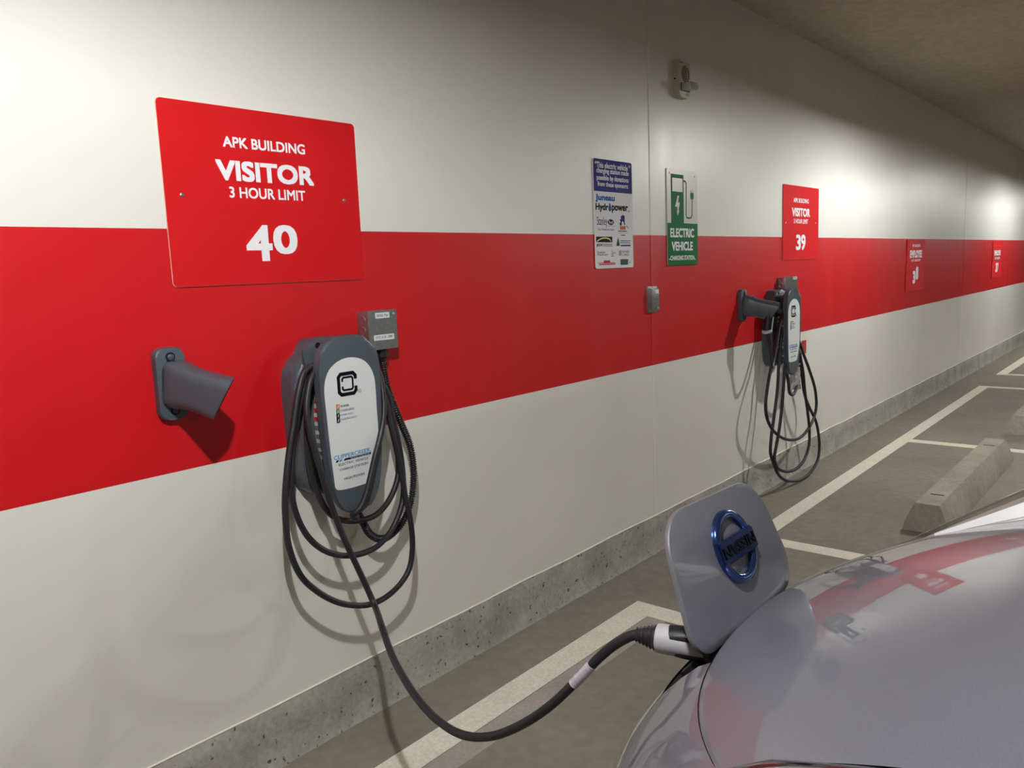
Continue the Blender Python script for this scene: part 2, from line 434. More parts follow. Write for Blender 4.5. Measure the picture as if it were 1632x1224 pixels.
# paint ridge along the top of the kerb, vertical caulked joints
def ridge():
    pts = []
    x = XL
    while x < XR:
        pts.append((x, -0.002, 0.186+0.0015*math.sin(x*9)+random.uniform(-0.0008, 0.0008))); x += 0.06
    return struct(sweep('trim_1', pts, 0.0032, M['caulk'], n=6))
ridge()
def joint(name, x, z_lo=0.19):
    bm = bmesh.new()
    for z0, z1, idx in ((z_lo, 0.921, 0), (0.921, 1.5285, 1), (1.5285, CEIL, 0)):
        vs = bm_box(bm, x-0.0028, x+0.0028, -0.0022, 0.01, z0, z1)
        for f in {f for v in vs for f in v.link_faces}: f.material_index = idx
    bmesh.ops.recalc_face_normals(bm, faces=bm.faces[:])
    me = bpy.data.meshes.new(name); bm.to_mesh(me); bm.free(); me.materials.append(M['caulk']); me.materials.append(M['caulk_red'])
    return struct(link(name, me, None, smooth=False))
joint('trim_2', 3.299)
joint('trim_3', 9.87)

# painted floor lines
def line_obj(name, polys, mt, label, z=0.0012):
    bm = bmesh.new()
    for poly in polys:
        a = [bm.verts.new((x, y, z)) for x, y in poly]; b = [bm.verts.new((x, y, 0.0002)) for x, y in poly]
        n = len(poly); bm.faces.new(a); bm.faces.new(b[::-1])
        for i in range(n): bm.faces.new((a[i], b[i], b[(i+1) % n], a[(i+1) % n]))
    return tag(from_bm(name, bm, mt, smooth=False), label, 'floor marking')
def L(x0, x1, y0, y1): return [(x0, y0), (x1, y0), (x1, y1), (x0, y1)]
line_obj('parking_line', [[(-0.6, -0.232), (2.745, -0.236), (2.745, -5.2), (2.64, -5.2), (2.64, -0.345), (-0.6, -0.335)]], M['line'],
         'cream painted stall line with a corner, under the hanging charging cable')
line_obj('faded_line', [[(-0.6, -0.339), (2.64, -0.349), (2.64, -0.43), (-0.6, -0.42)]], M['ghost'],
         'pale grey ghost of a removed line beside the cream line under the cable', z=0.0008)
line_obj('parking_line', [[(3.70, -0.268), (9.48, -0.268), (9.48, -5.2), (9.38, -5.2), (9.38, -0.362), (6.49, -0.362), (6.49, -5.2), (6.385, -5.2), (6.385, -0.362), (3.805, -0.362), (3.805, -5.2), (3.70, -5.2)]], M['line'],
         'cream painted stall outline on the floor around the concrete wheel stops')
line_obj('parking_line', [[(10.43, -0.26), (15.9, -0.26), (15.9, -5.2), (15.8, -5.2), (15.8, -0.36), (10.53, -0.36), (10.53, -5.2), (10.43, -5.2)]], M['line'],
         'farthest cream painted stall corner, at the right edge near the wall')

# ceiling lamps of the garage
lamp_notes = ['pendant garage lamp above the first wall charger and grey holster', 'pendant garage lamp above the second wall charger and sign 39', 'pendant garage lamp above the far sign 37', 'pendant garage lamp at the far end of the wall',
              'pendant garage lamp over the aisle beyond the tail of the silver car', 'pendant garage lamp over the aisle beyond the wheel stops', 'pendant garage lamp over the far end of the aisle']
for i, (x, y) in enumerate(LAMPS+LAMPS_FAR):
    t = thing('ceiling_lamp', lamp_notes[i], 'ceiling lamp', (x, y, CEIL), 'pendant garage lamps')
    lathe('rod', (x, y, CEIL), (0, 0, -1), [(0, 0.05), (0.015, 0.05), (0.016, 0.012), (CEIL-LAMP_Z-0.20, 0.012)], M['fixture'], t, n=20)
    lathe('shade', (x, y, LAMP_Z), (0, 0, 1), [(0.004, 0.22), (0.06, 0.21), (0.15, 0.15), (0.21, 0.05), (0.215, 0.0), (0.205, 0.0), (0.20, 0.048), (0.145, 0.143), (0.058, 0.203), (0.004, 0.213)], M['fixture'], t, n=36, caps=False)
    lathe('bulb', (x, y, LAMP_Z-0.003), (0, 0, 1), [(0, 0.0), (0.002, 0.012), (0.008, 0.019), (0.016, 0.021), (0.066, 0.021), (0.076, 0.016), (0.082, 0.006), (0.084, 0.0)], M['diffuser' if i == 0 else 'diffuser_dim'], t, n=24)

# ------------------------------------------------------------------ red stall signs
def sign_panel(t, x0, x1, z0, z1, mt, r=0.012, yb=-0.003, yf=-0.0052):
    p = prism('panel', rounded_rect(x0, x1, z0, z1, r), yb, yf, mt, t, angle=20)
    return p
def stall_sign(x0, z0, num, label, cat='sign'):
    """24 x 18 inch aluminium sign, lower left corner at x0, z0"""
    W_, H_ = 0.602, 0.457
    t = thing('parking_sign', label, cat, (x0+W_/2, 0, z0+H_/2), 'red stall signs')
    sign_panel(t, x0, x0+W_, z0, z0+H_, M['sign_red'])
    prism('edge', rounded_rect(x0-0.0012, x0+W_+0.0012, z0-0.0012, z0+H_+0.0012, 0.013), -0.0012, -0.003, M['sign_edge'], t, angle=20)
    def fit(s, u0, u1, v0, v1, bold):
        letters('lettering', s, x0+W_*u0, x0+W_*u1, z0+H_*v0, z0+H_*v1, -0.0052, M['letter_white'], t, bold)
    return t, fit, W_, H_
S40x0, S40z0 = 0.9875, 1.3845
def frac(u, v):   # crop coordinates of the close view -> fraction of sign 40
    x, z = wx(220+u/3.708, 140+v/3.708, 0.005); return (x-S40x0)/0.602, (z-S40z0)/0.457
fa = (frac(500, 325)[0], frac(985, 360)[0], frac(740, 371)[1], frac(740, 309)[1])
fv = (frac(460, 480)[0], frac(1037, 520)[0], frac(735, 561)[1], frac(735, 443)[1])
f3 = (frac(540, 628)[0], frac(987, 633)[0], frac(765, 659)[1], frac(765, 596)[1])
d1 = (frac(641, 940)[0], frac(795, 940)[0], frac(745, 1024)[1], frac(735, 811)[1])
d2 = (frac(799, 897)[0], frac(941, 897)[0], frac(870, 983)[1], frac(870, 811)[1])
s1 = frac(258, 633); s2 = frac(1217, 665)
def visitor_sign(x0, z0, digits, label, desc):
    t, fit, W_, H_ = stall_sign(x0, z0, digits, label)
    fit('APK BUILDING', *fa, 0.022); fit('VISITOR', *fv, 0.034); fit('3 HOUR LIMIT', *f3, 0.018)
    for ch, d, low in zip(digits, (d1, d2), desc):
        zz = (d1[2], d1[3]) if low else (d2[2], d2[3])
        fit(ch, d[0], d[1], zz[0], zz[1], 0.026)
    for s in (s1, s2): bolt('screw', x0+W_*s[0], -0.0051, z0+H_*s[1], 0.0055, t, h=0.003)
visitor_sign(S40x0, S40z0, '40', 'large red parking sign reading VISITOR 40, nearest on the wall', (True, False))
visitor_sign(4.853, 1.388, '39', 'red parking sign reading VISITOR 39, above the second wall charger', (True, True))
def employee_sign(x0, zt, digits, label, dark):
    W_, H_ = 0.61, 0.457
    z0 = zt-H_
    t = thing('parking_sign', label, 'sign', (x0+W_/2, 0, z0+H_/2), 'red stall signs')
    if not dark:
        sign_panel(t, x0, x0+W_, z0, z0+H_*0.55, M['sign_red'], 0.008)
        prism('overlay', rounded_rect(x0+0.02, x0+W_, z0+H_*0.54, z0+H_, 0.006), -0.003, -0.0065, M['sign_red'], t, angle=20)
        rows = [('APK BUILDING', .28, .72, .86, .915, .012), ('EMPLOYEE', .17, .83, .65, .80, .045), ('M-F 7AM-5PM', .26, .74, .575, .625, .012)]
    else:
        sign_panel(t, x0, x0+W_, z0, z0+H_, M['sign_red'], 0.008)
        prism('overlay', rounded_rect(x0+0.02, x0+W_-0.03, z0+H_*0.46, z0+H_*0.76, 0.004), -0.003, -0.0066, M['sign_red_dark'], t, angle=20)
        rows = [('EMPLOYEE', .17, .83, .60, .74, .045), ('M-F 7AM-5PM', .24, .76, .49, .56, .012)]
    for s, a, b, c, d, bo in rows:
        letters('lettering', s, x0+W_*a, x0+W_*b, z0+H_*c, z0+H_*d, -0.0066, M['letter_white'], t, bo)
    letters('lettering', digits[0], x0+W_*.36, x0+W_*.5, z0+H_*.15, z0+H_*.40, -0.0052, M['letter_white'], t, .045)
    letters('lettering', digits[1], x0+W_*.52, x0+W_*.66, z0+H_*(.22 if digits[1] == '8' else .15), z0+H_*(.48 if digits[1] == '8' else .40), -0.0052, M['letter_white'], t, .045)
    for sx in (0.06, 0.94): bolt('screw', x0+W_*sx, -0.0051, z0+H_*.3, 0.005, t, h=0.003)
employee_sign(7.60, 1.52, '38', 'red parking sign reading EMPLOYEE 38, farther along the red stripe', False)
employee_sign(11.45, 1.518, '37', 'red parking sign reading EMPLOYEE 37, farthest along the red stripe', True)

# ------------------------------------------------------------------ sponsor sign
def crop5(u, v, off=0.005): return wx(930+u/5.83, 230+v/5.83, off)
def crop5b(u, v, off=0.005): return wx(940+u/12.0, 330+v/12.0, off)
def sponsor_sign():
    x0, x1, z0, z1 = 2.838, 3.138, 1.385, 1.842
    t = thing('sponsor_sign', 'white and purple sponsor sign listing the charging station donors', 'sign', ((x0+x1)/2, 0, (z0+z1)/2))
    prism('panel', rounded_rect(x0, x1, z0, z1, 0.012), -0.002, -0.0046, M['sign_white'], t, angle=20)
    Y = -0.0046
    zb = crop5(270, 446)[1]
    rr = rounded_rect(x0+0.0008, x1-0.0008, z0, z1-0.0008, 0.0115)
    hd = patch('purple_header', [p for p in rr if p[1] > (z0+z1)/2]+[(x0+0.0008, zb), (x1-0.0008, zb)], Y, M['purple'], t)
    Y2 = Y-0.0004
    def tx(s, l, r, top, bot, mt, bold=.02, f=crop5, y=Y2, t=t):
        a = f(*l)[0]; b = f(*r)[0]; letters('lettering', s, a, b, f(*bot)[1], f(*top)[1], y, mt, t, bold)
    tx('\u201cThis electric vehicle \u201d', (105, 180), (432, 222), (270, 178), (270, 232), M['letter_white'], .02, t=hd)
    tx('charging station made', (120, 245), (418, 275), (270, 232), (270, 292), M['letter_white'], .02, t=hd)
    tx('possible by donations', (122, 312), (416, 338), (270, 296), (270, 356), M['letter_white'], .02, t=hd)
    tx('from these sponsors:', (130, 375), (414, 398), (270, 355), (270, 412), M['letter_white'], .02, t=hd)
    tx('Juneau', (110, 495), (290, 510), (200, 465), (200, 540), M['blue'], .035, y=Y)
    tx('Hydr', (112, 585), (230, 595), (170, 548), (170, 630), M['ink'], .035, y=Y)
    tx('power', (262, 600), (412, 605), (337, 570), (337, 640), M['ink'], .035, y=Y)
    tx('inc.', (415, 622), (435, 622), (425, 612), (425, 630), M['ink'], .0, y=Y)
    c = crop5(245, 590); dx = 0.012; pts = []
    for k in range(20):
        a = 2*PI*k/20; r = 0.011
        pts.append((c[0]+r*math.sin(a), c[1]-0.004+(-r*math.cos(a) if math.cos(a) > 0 else -r*math.cos(a)*(1+1.2*abs(math.cos(a))**2))))
    patch('drop_logo', pts, Y, M['blue'], t)
    tx('Stanley', (125, 705), (222, 735), (170, 672), (170, 775), M['navy'], .0, y=Y)
    c = crop5b(403, 290); patch('oval_logo', ellipse(c[0], c[1], 0.0235, 0.0125), Y, M['navy'], t)
    tx('Ford', (365, 280), (440, 295), (400, 262), (400, 318), M['letter_white'], .0, f=crop5b)
    tx('of Juneau', (325, 360), (475, 364), (400, 352), (400, 372), M['tinygrey'], .0, f=crop5b, y=Y)
    tx('Your Hometown Dealer', (148, 420), (466, 432), (300, 402), (300, 448), M['tinygrey'], .0, f=crop5b, y=Y)
    ak = [(575, 240), (600, 225), (590, 190), (625, 150), (665, 165), (668, 300), (682, 335), (660, 345), (650, 300), (632, 265), (612, 290), (610, 355), (580, 355), (570, 310), (590, 285)]
    patch('map_logo', [crop5b(*p) for p in ak], Y, M['purple'], t)
    patch('orange_logo', [crop5b(*p) for p in ((578, 365), (688, 365), (684, 435), (582, 435))], Y, M['orange'], t)
    ribbon('plank_logo', [crop5b(695, 350), crop5b(742, 412)], 0.005, Y, M['print_tan'], t)
    for (l, r, v) in (((545, 460), (710, 462), 6), ((545, 495), (735, 498), 3), ((595, 538), (680, 538), 6)):
        ribbon('fine_print', [crop5b(*l), crop5b(*r)], 0.0035 if v > 4 else 0.0015, Y, M['ink'] if v > 4 else M['tinygrey'], t)
    patch('arc_logo', [crop5b(*p) for p in ((122, 566), (430, 566), (430, 676), (122, 672))], Y, M['ink'], t)
    arc = [(135, 660), (175, 625), (230, 600), (290, 592), (345, 600), (385, 620), (400, 655)]
    ribbon('arc', [crop5b(*p) for p in arc], 0.0055, Y2, M['gold'], t)
    tx('JEDC', (128, 735), (262, 735), (195, 700), (195, 765), M['ink'], .03, f=crop5b, y=Y)
    for v in (712, 742): ribbon('fine_print', [crop5b(268, v), crop5b(430, v+3)], 0.0032, Y, M['tinygrey'], t)
    patch('tree_logo', [crop5b(*p) for p in ((505, 742), (545, 575), (578, 742))], Y, M['dkgreen'], t)
    for v in (645, 682): ribbon('fine_print', [crop5b(585, v), crop5b(775, v+3)], 0.004, Y, M['tinygrey'], t)
    ribbon('underline', [crop5b(592, 736), crop5b(778, 734)], 0.0065, Y, M['purple'], t)
    tx('Rasmuson', (148, 862), (298, 864), (220, 838), (220, 885), M['tinygrey'], .0, f=crop5b, y=Y)
    tx('Philanthropies', (148, 915), (348, 915), (250, 890), (250, 940), M['tinygrey'], .0, f=crop5b, y=Y)
    for v, b in ((845, 445), (878, 500), (908, 455), (938, 465)): ribbon('fine_print', [crop5b(412, v), crop5b(b, v)], 0.0028, Y, M['tinygrey'], t)
    patch('square_logo', [crop5b(*p) for p in ((558, 832), (606, 832), (606, 932), (558, 932))], Y, M['print_tan'], t)
    tx('PARTNERS', (618, 852), (755, 852), (690, 832), (690, 875), M['tinygrey'], .0, f=crop5b, y=Y)
    tx('CLIMATE', (618, 910), (755, 912), (690, 888), (690, 935), M['tinygrey'], .0, f=crop5b, y=Y)
    patch('red_logo', [crop5b(*p) for p in ((268, 1022), (390, 1020), (390, 1058), (488, 1058), (488, 1074), (268, 1076), (165, 1078), (165, 1066), (268, 1062))], Y, M['print_red'], t)
    ribbon('underline', [crop5b(180, 1100), crop5b(488, 1090)], 0.005, Y, M['print_red'], t)
    patch('green_logo', [crop5b(*p) for p in ((590, 1000), (732, 996), (732, 1100), (590, 1104))], Y, M['dkgreen'], t)
    for v in (1030, 1068): ribbon('fine_print', [crop5b(605, v), crop5b(718, v-2)], 0.003, Y2, M['tinygrey'], t)
    for (u, v) in ((425, 213), (432, 1092)):
        c = crop5(u, v); bolt('screw', c[0], Y, c[1], 0.004, t, h=0.003)
sponsor_sign()

# ------------------------------------------------------------------ green electric vehicle sign
def green_sign():
    x0, x1, z0, z1 = 3.447, 3.752, 1.385, 1.842
    t = thing('charging_sign', 'green and silver ELECTRIC VEHICLE charging station sign with a pump symbol', 'sign', ((x0+x1)/2, 0, (z0+z1)/2))
    prism('panel', rounded_rect(x0, x1, z0, z1, 0.008), -0.002, -0.005, M['sign_grey'], t, angle=20)
    Y = -0.005; Y2 = Y-0.0004
    def c(u, v): return crop5(u, v)
    zt = c(900, 733)[1]
    patch('green_field', [(x0, z0+.004), (x0+.004, z0), (x1-.004, z0), (x1, z0+.004), (x1, zt), (x0, zt)], Y, M['green'], t)
    pump = [c(812, 733), c(812, 272), c(928, 286), c(932, 733)]
    px0 = c(812, 500)[0]; px1 = c(930, 500)[0]; pzt = c(870, 279)[1]
    patch('pump_symbol', rect(px0, px1, zt, pzt), Y, M['green'], t)
    patch('pump_window', rect(c(824, 380)[0], c(918, 380)[0], c(870, 440)[1], c(870, 315)[1]), Y2, M['sign_grey'], t)
    bolt_px = [(872, 478), (886, 478), (876, 540), (893, 540), (882, 610), (888, 622), (874, 660), (866, 622), (873, 612), (870, 580), (850, 580), (866, 510)]
    patch('lightning_bolt', [c(*p) for p in bolt_px], Y2, M['sign_grey'], t)
    hose = [(928, 340), (945, 345), (953, 365), (953, 655), (958, 680), (975, 686), (1000, 682), (1008, 655), (1008, 515)]
    ribbon('hose_symbol', [c(*p) for p in hose], 0.0085, Y, M['green'], t)
    q = c(1007, 482); patch('plug_symbol', rounded_rect(q[0]-0.017, q[0]+0.017, q[1]-0.016, q[1]+0.016, 0.008), Y, M['green'], t)
    for s in (-0.009, 0.009): patch('plug_prong', rect(q[0]+s-0.002, q[0]+s+0.002, q[1]+0.016, q[1]+0.029), Y, M['green'], t)
    def tx(s, l, r, top, bot, bold):
        letters('lettering', s, c(*l)[0], c(*r)[0], c(*bot)[1], c(*top)[1], Y2, M['letter_white'], t, bold)
    tx('ELECTRIC', (806, 820), (1026, 825), (915, 780), (915, 866), .03)
    tx('VEHICLE', (820, 945), (1014, 945), (915, 904), (915, 988), .03)
    tx('CHARGING STATION', (808, 1055), (1028, 1050), (915, 1033), (915, 1076), .02)
    for u in (800, 1032):
        q = c(u, 1068); patch('dash', rect(q[0]-.006, q[0]+.006, q[1]-.002, q[1]+.002), Y2, M['letter_white'], t)
    for (u, v) in ((796, 262), (1030, 300), (938, 355)):
        q = c(u, v); bolt('screw', q[0], Y2, q[1], 0.0042 if u != 938 else 0.002, t, h=0.003)
green_sign()

# ------------------------------------------------------------------ fire alarm strobe
def strobe():
    x, zb, zt, d = 3.60, 2.172, 2.34, 0.032
    x0, x1 = 3.525, 3.640
    t = thing('fire_alarm_strobe', 'beige wall fire alarm with speaker grille and clear strobe, high up', 'alarm', ((x0+x1)/2, 0, (zb+zt)/2))
    prism('body', [(x0, zb+0.012), (x0+0.03, zb), (x1-0.03, zb), (x1, zb+0.02), (x1, zt-0.008), (x1-0.008, zt), (x0+0.004, zt), (x0, zt-0.004)], 0, -d, M['beige'], t, bevel=0.004)
    cx, cz, r = (x0+x1)/2+0.008, zt-0.058, 0.040
    for k in range(13):
        z = cz-r+2*r*(k+0.5)/13; hw = math.sqrt(max(0, r*r-(z-cz)**2))
        patch('grille_slot', rect(cx-hw, cx+hw*0.45, z-0.0018, z+0.0018), -d, M['ink'], t)
    for k in range(8):
        z = cz-r*.8+1.6*r*(k+0.5)/8; hw = math.sqrt(max(0, r*r-(z-cz)**2))
        patch('grille_slot', rect(cx+hw*0.58, cx+hw, z-0.0022, z+0.0022), -d, M['ink'], t)
    prism('lens_bezel', rounded_rect(x0+0.018, x1-0.010, zb+0.030, zb+0.068, 0.008), -d, -d-0.003, M['black'], t)
    lens = prism_bm(rounded_rect(x0+0.021, x1-0.013, zb+0.033, zb+0.065, 0.008), -d-0.003, -d-0.048, bevel=0.012, seg=4)
    from_bm('strobe_lens', lens, M['strobe_glass'], t)
    lathe('flash_tube', (x0+0.03, -d-0.018, zb+0.049), (1, 0, 0), [(0, 0.003), (0.005, 0.004), (0.055, 0.004), (0.06, 0.003)], M['chrome'], t, n=12)
    prism('reflector', rounded_rect(x0+0.026, x1-0.018, zb+0.037, zb+0.061, 0.006), -d-0.0031, -d-0.008, M['chrome'], t)
    lathe('side_screw', (x0, -0.012, zb+0.085), (-1, 0, 0), [(0, 0.004), (0.001, 0.004)], M['ink'], t, n=12)
    patch('label_mark', rect(x0+0.01, x0+0.04, zt-0.012, zt-0.008), -d, M['tinygrey'], t)
    for k in range(3): patch('fine_print', rect(x1-0.045+k*.008, x1-0.041+k*.008, zb+0.012, zb+0.024), -d, M['print_tan'], t)
strobe()

# ------------------------------------------------------------------ weatherproof outlet on the joint
def outlet():
    x0, x1 = 3.252, 3.335; z0, z1 = 1.172, 1.294
    t = thing('outlet_cover', 'small grey weatherproof outlet box on the wall joint below the signs', 'outlet', ((x0+x1)/2, 0, (z0+z1)/2))
    prism('back_plate', rounded_rect(x0, x1, z0, z1, 0.006), 0, -0.010, M['galv'], t, bevel=0.003)
    prism('hinged_cover', rounded_rect(x0+0.012, x1-0.008, z0+0.014, z1-0.012, 0.008), -0.010, -0.024, M['galv'], t, bevel=0.004)
    box('latch', x1-0.03, x1-0.012, -0.028, -0.024, z0+0.012, z0+0.024, M['screw'], t, 0.002)
    patch('white_label', rect(x1-0.04, x1-0.012, z1-0.034, z1-0.018), -0.0241, M['panel_white'], t)
    for z in (z0+0.007, z1-0.006): bolt('screw', (x0+x1)/2, -0.010, z, 0.003, t, h=0.002)
outlet()

# ------------------------------------------------------------------ holsters
def holster(cx, label):
    t = thing('connector_holster', label, 'holster', (cx, 0, 1.147), 'grey connector holsters')
    z0, z1 = 1.058, 1.238; hw = 0.0375
    bm = prism_bm(rounded_rect(cx-hw, cx+hw, z0, z1, 0.022), 0, -0.022, bevel=0.006, seg=3)
    from_bm('back_plate', bm, M['plastic'], t)
    for z in (z0+0.024, z1-0.024):
        lathe('bolt_recess', (cx, -0.0218, z), (0, -1, 0), [(0, 0.0125), (0.0016, 0.0125), (0.0016, 0.010)], M['black'], t, n=18)
        bolt('bolt', cx, -0.0232, z, 0.0085, t, M['plastic_dark'], h=0.005)
    # sloping tube turned a little to the right, its mouth cut at a slant
    root = Vector((cx+0.002, -0.018, 1.150)); tip = Vector((cx+0.058, -0.155, 1.112))
    ax = (tip-root).normalized(); wd = Vector((-ax.y, ax.x, 0)).normalized(); ht = wd.cross(ax)
    if ht.z < 0: ht = -ht
    nm = Vector((0.70, -0.50, -0.50)).normalized()
    v, f = [], []
    def ring(s_, hw_, hh, r, plane=False):
        out = []
        for (a, b) in rounded_rect(-hw_, hw_, -hh, hh, r, 5):
            p = root+ax*s_+wd*a+ht*b
            if plane: p = p+ax*((tip-p).dot(nm)/ax.dot(nm))
            else:
                flat = Vector((p.x, root.y-s_*0.9, p.z)); p = p.lerp(flat, max(0, 1-s_/0.03)) if s_ < 0.03 else p
            out.append(p)
        return out
    rings = [ring(0.0, 0.026, 0.046, 0.016), ring(0.004, 0.034, 0.057, 0.024), ring(0.014, 0.037, 0.060, 0.028), ring(0.032, 0.037, 0.059, 0.028), ring(0.06, 0.036, 0.053, 0.027), ring(0.085, 0.036, 0.052, 0.027), ring(0.0, 0.037, 0.055, 0.028, True),
             ring(0.0, 0.033, 0.051, 0.025, True), ring(0.035, 0.030, 0.050, 0.022)]
    n = len(rings[0])
    for rg in rings: v += rg
    for i in range(len(rings)-1):
        for k in range(n): f.append((i*n+k, i*n+(k+1) % n, (i+1)*n+(k+1) % n, (i+1)*n+k))
    f.append(tuple((len(rings)-1)*n+k for k in range(n)))
    from_data('tube', v, f, M['plastic'], t, angle=50)
    return t
holster(0.951, 'empty grey connector holster left of the first wall charger')
holster(4.268, 'grey holster with a connector in it left of the second charger')

# ------------------------------------------------------------------ wall chargers
def charger(cx=1.407, label=''):
    t = thing('wall_charger', label, 'charger', (cx, 0, 1.0), 'wall chargers')
    # back body: wide capsule with a narrower shoulder lug on top
    out = []
    prof = [(0.0, 0.772), (0.055, 0.773), (0.095, 0.784), (0.118, 0.81), (0.128, 0.86), (0.134, 0.99), (0.136, 1.09), (0.130, 1.135), (0.112, 1.165), (0.088, 1.182), (0.078, 1.200), (0.068, 1.216), (0.045, 1.224), (0.0, 1.226)]
    right = [(cx+a, z) for a, z in prof]; left = [(cx-a, z) for a, z in prof[::-1]]
    bm = prism_bm(right+left[1:-1], 0, -0.068, bevel=0.022, seg=4)
    from_bm('back_body', bm, M['plastic'], t, angle=50)
    for sx in (-0.05,):
        lathe('bolt_recess', (cx+sx, -0.0675, 1.205), (0, -1, 0), [(0, 0.009), (0.0015, 0.009), (0.0015, 0.006)], M['black'], t, n=14)
    # neck that carries the coiled cable
    neck = [(cx+0.082*math.sin(a), 0.985+0.185*math.cos(a)*(1.0 if math.cos(a) > 0 else 1.05)) for a in [2*PI*k/36 for k in range(36)]]
    prism('neck', neck, -0.066, -0.118, M['plastic_dark'], t, angle=50)
    # safety label on the left flank of the neck
    lv, lf = [], []
    zs = [0.83, 0.89, 0.95, 1.01, 1.07]
    for z in zs:
        c_ = (z-0.985)/(0.185 if z > 0.985 else 0.194); xx = cx-0.082*math.sqrt(max(0, 1-c_*c_))-0.0012
        lv += [(xx, -0.07, z), (xx, -0.113, z)]
    for i in range(len(zs)-1): lf.append((2*i, 2*i+1, 2*i+3, 2*i+2))
    sl = from_data('safety_label', lv, lf, M['sign_grey'], t)
    for k in range(9):
        z = 0.845+k*0.025
        c_ = (z-0.985)/(0.185 if z > 0.985 else 0.194); xx = cx-0.082*math.sqrt(max(0, 1-c_*c_))-0.0022
        c2 = (z+0.012-0.985)/(0.185 if z > 0.985 else 0.194); x2 = cx-0.082*math.sqrt(max(0, 1-c2*c2))-0.0022
        from_data('label_print', [(xx, -0.073, z), (xx, -0.110, z), (x2, -0.110, z+0.012), (x2, -0.073, z+0.012)], [(0, 1, 2, 3)], M['print_red'] if k > 5 else M['tinygrey'], sl)
    # front plate
    half = [(0.0, 0.718), (0.022, 0.720), (0.042, 0.731), (0.062, 0.752), (0.078, 0.785), (0.090, 0.84), (0.098, 0.92), (0.1035, 1.02), (0.106, 1.10), (0.106, 1.14), (0.101, 1.172), (0.088, 1.200), (0.066, 1.220), (0.036, 1.230), (0.0, 1.232)]
    half = [(max(0, p.x), p.y) for p in catmull([(a, z, 0) for a, z in half], 0.012)]
    outl = [(cx+a, z) for a, z in half]+[(cx-a, z) for a, z in half[::-1][1:-1]]
    bm = prism_bm(outl, -0.116, -0.142, bevel=0.010, seg=4)
    from_bm('front_plate', bm, M['plastic'], t, angle=50)
    Y = -0.142
    lab = [(cx-0.081, 0.812), (cx-0.074, 0.803), (cx+0.041, 0.801), (cx+0.048, 0.806), (cx+0.082, 0.90), (cx+0.0855, 1.02), (cx+0.086, 1.07), (cx+0.083, 1.105), (cx+0.070, 1.135), (cx+0.048, 1.156), (cx+0.018, 1.167), (cx-0.018, 1.168), (cx-0.05, 1.158), (cx-0.074, 1.140), (cx-0.088, 1.115), (cx-0.0935, 1.085), (cx-0.092, 1.02), (cx-0.088, 0.92)]
    lab = [(p.x, p.y) for p in catmull([(x, z, 0) for x, z in lab+lab[:1]], 0.005)][:-1]
    plate = prism('label_plate', lab, Y, Y-0.0006, M['panel_white'], t)
    Y -= 0.0006
    def c(u, v):
        x, z = wx(500+u/5.564, 570+v/5.564, 0.1426); return (x-1.407+cx, z)
    W5 = 0.0105
    lx0, lx1 = c(221, 230)[0], c(372, 230)[0]; lz1 = c(295, 140)[1]; lz0 = c(300, 322)[1]
    mid1 = c(370, 186)[1]; mid2 = c(380, 245)[1]; ch = 0.008
    ribbon('logo', [(lx1, mid1), (lx1, lz1-ch), (lx1-ch, lz1), (lx0+ch, lz1), (lx0, lz1-ch), (lx0, lz0+ch), (lx0+ch, lz0), (lx1-ch, lz0), (lx1, lz0+ch), (lx1, mid2)], W5, Y, M['ink'], plate)
    ix0, ix1 = c(254, 230)[0], c(346, 230)[0]; iz1 = c(300, 172)[1]; iz0 = c(303, 284)[1]; ch = 0.004
    ribbon('logo', [(ix0, c(250, 216)[1]), (ix0, iz1-ch), (ix0+ch, iz1), (ix1-ch, iz1), (ix1, iz1-ch), (ix1, iz0+ch), (ix1-ch, iz0), (ix0+ch, iz0), (ix0, iz0+ch), (ix0, c(255, 256)[1])], 0.006, Y, M['ink'], plate)
    q = c(407, 293); ribbon('registered_mark', ellipse(q[0], q[1], 0.0055, 0.0055, 14), 0.001, Y, M['tinygrey'], plate, closed=True)
    letters('lettering', 'R', q[0]-.0018, q[0]+.002, q[1]-.0026, q[1]+.0026, Y, M['tinygrey'], plate, 0)
    def tx(s, u0, v0, u1, v1, h, mt, bold=0.0):
        a = c(u0, v0); b = c(u1, v1); zc = (a[1]+b[1])/2
        letters('lettering', s, a[0], b[0], zc-h/2, zc+h/2, Y, mt, plate, bold)
    tx('POWER', 238, 434, 312, 420, 0.0065, M['ink']); tx('CHARGING', 236, 473, 358, 449, 0.0065, M['ink'])
    tx('POWER FAULT', 234, 513, 352, 490, 0.005, M['tinygrey']); tx('CHARGING FAULT', 236, 550, 382, 520, 0.005, M['tinygrey'])
    for (u, v, mt) in ((213, 436, 'led_orange'), (214, 478, 'led_green'), (216, 516, 'ink'), (218, 556, 'ink')):
        q = c(u, v); prism('indicator_light', rounded_rect(q[0]-0.0055, q[0]+0.0055, q[1]-0.007, q[1]+0.007, 0.002), Y, Y-0.001, M[mt], plate)
        ribbon('indicator_mark', [(q[0]-.001, q[1]-.004), (q[0]+.001, q[1]+.004)], 0.002, Y-0.001, M['panel_white'], plate)
    tx('CLIPPERCREEK', 178, 890, 503, 816, 0.0118, M['skyblue'], .012)
    a = c(186, 924); b = c(508, 848); zc = (a[1]+b[1])/2
    patch('logo_bar', [(a[0]+0.03, zc-0.0028), (b[0], zc-0.0028), (b[0], zc+0.0032), (a[0]+0.036, zc+0.0032)], Y, M['navy'], plate)
    for k, mt in ((0, 'navy'), (1, 'skyblue')):
        patch('logo_mark', [(a[0]+.003+k*.012, zc-0.0028), (a[0]+.011+k*.012, zc-0.0028), (a[0]+.015+k*.012, zc+0.0032), (a[0]+.007+k*.012, zc+0.0032)], Y, M[mt], plate)
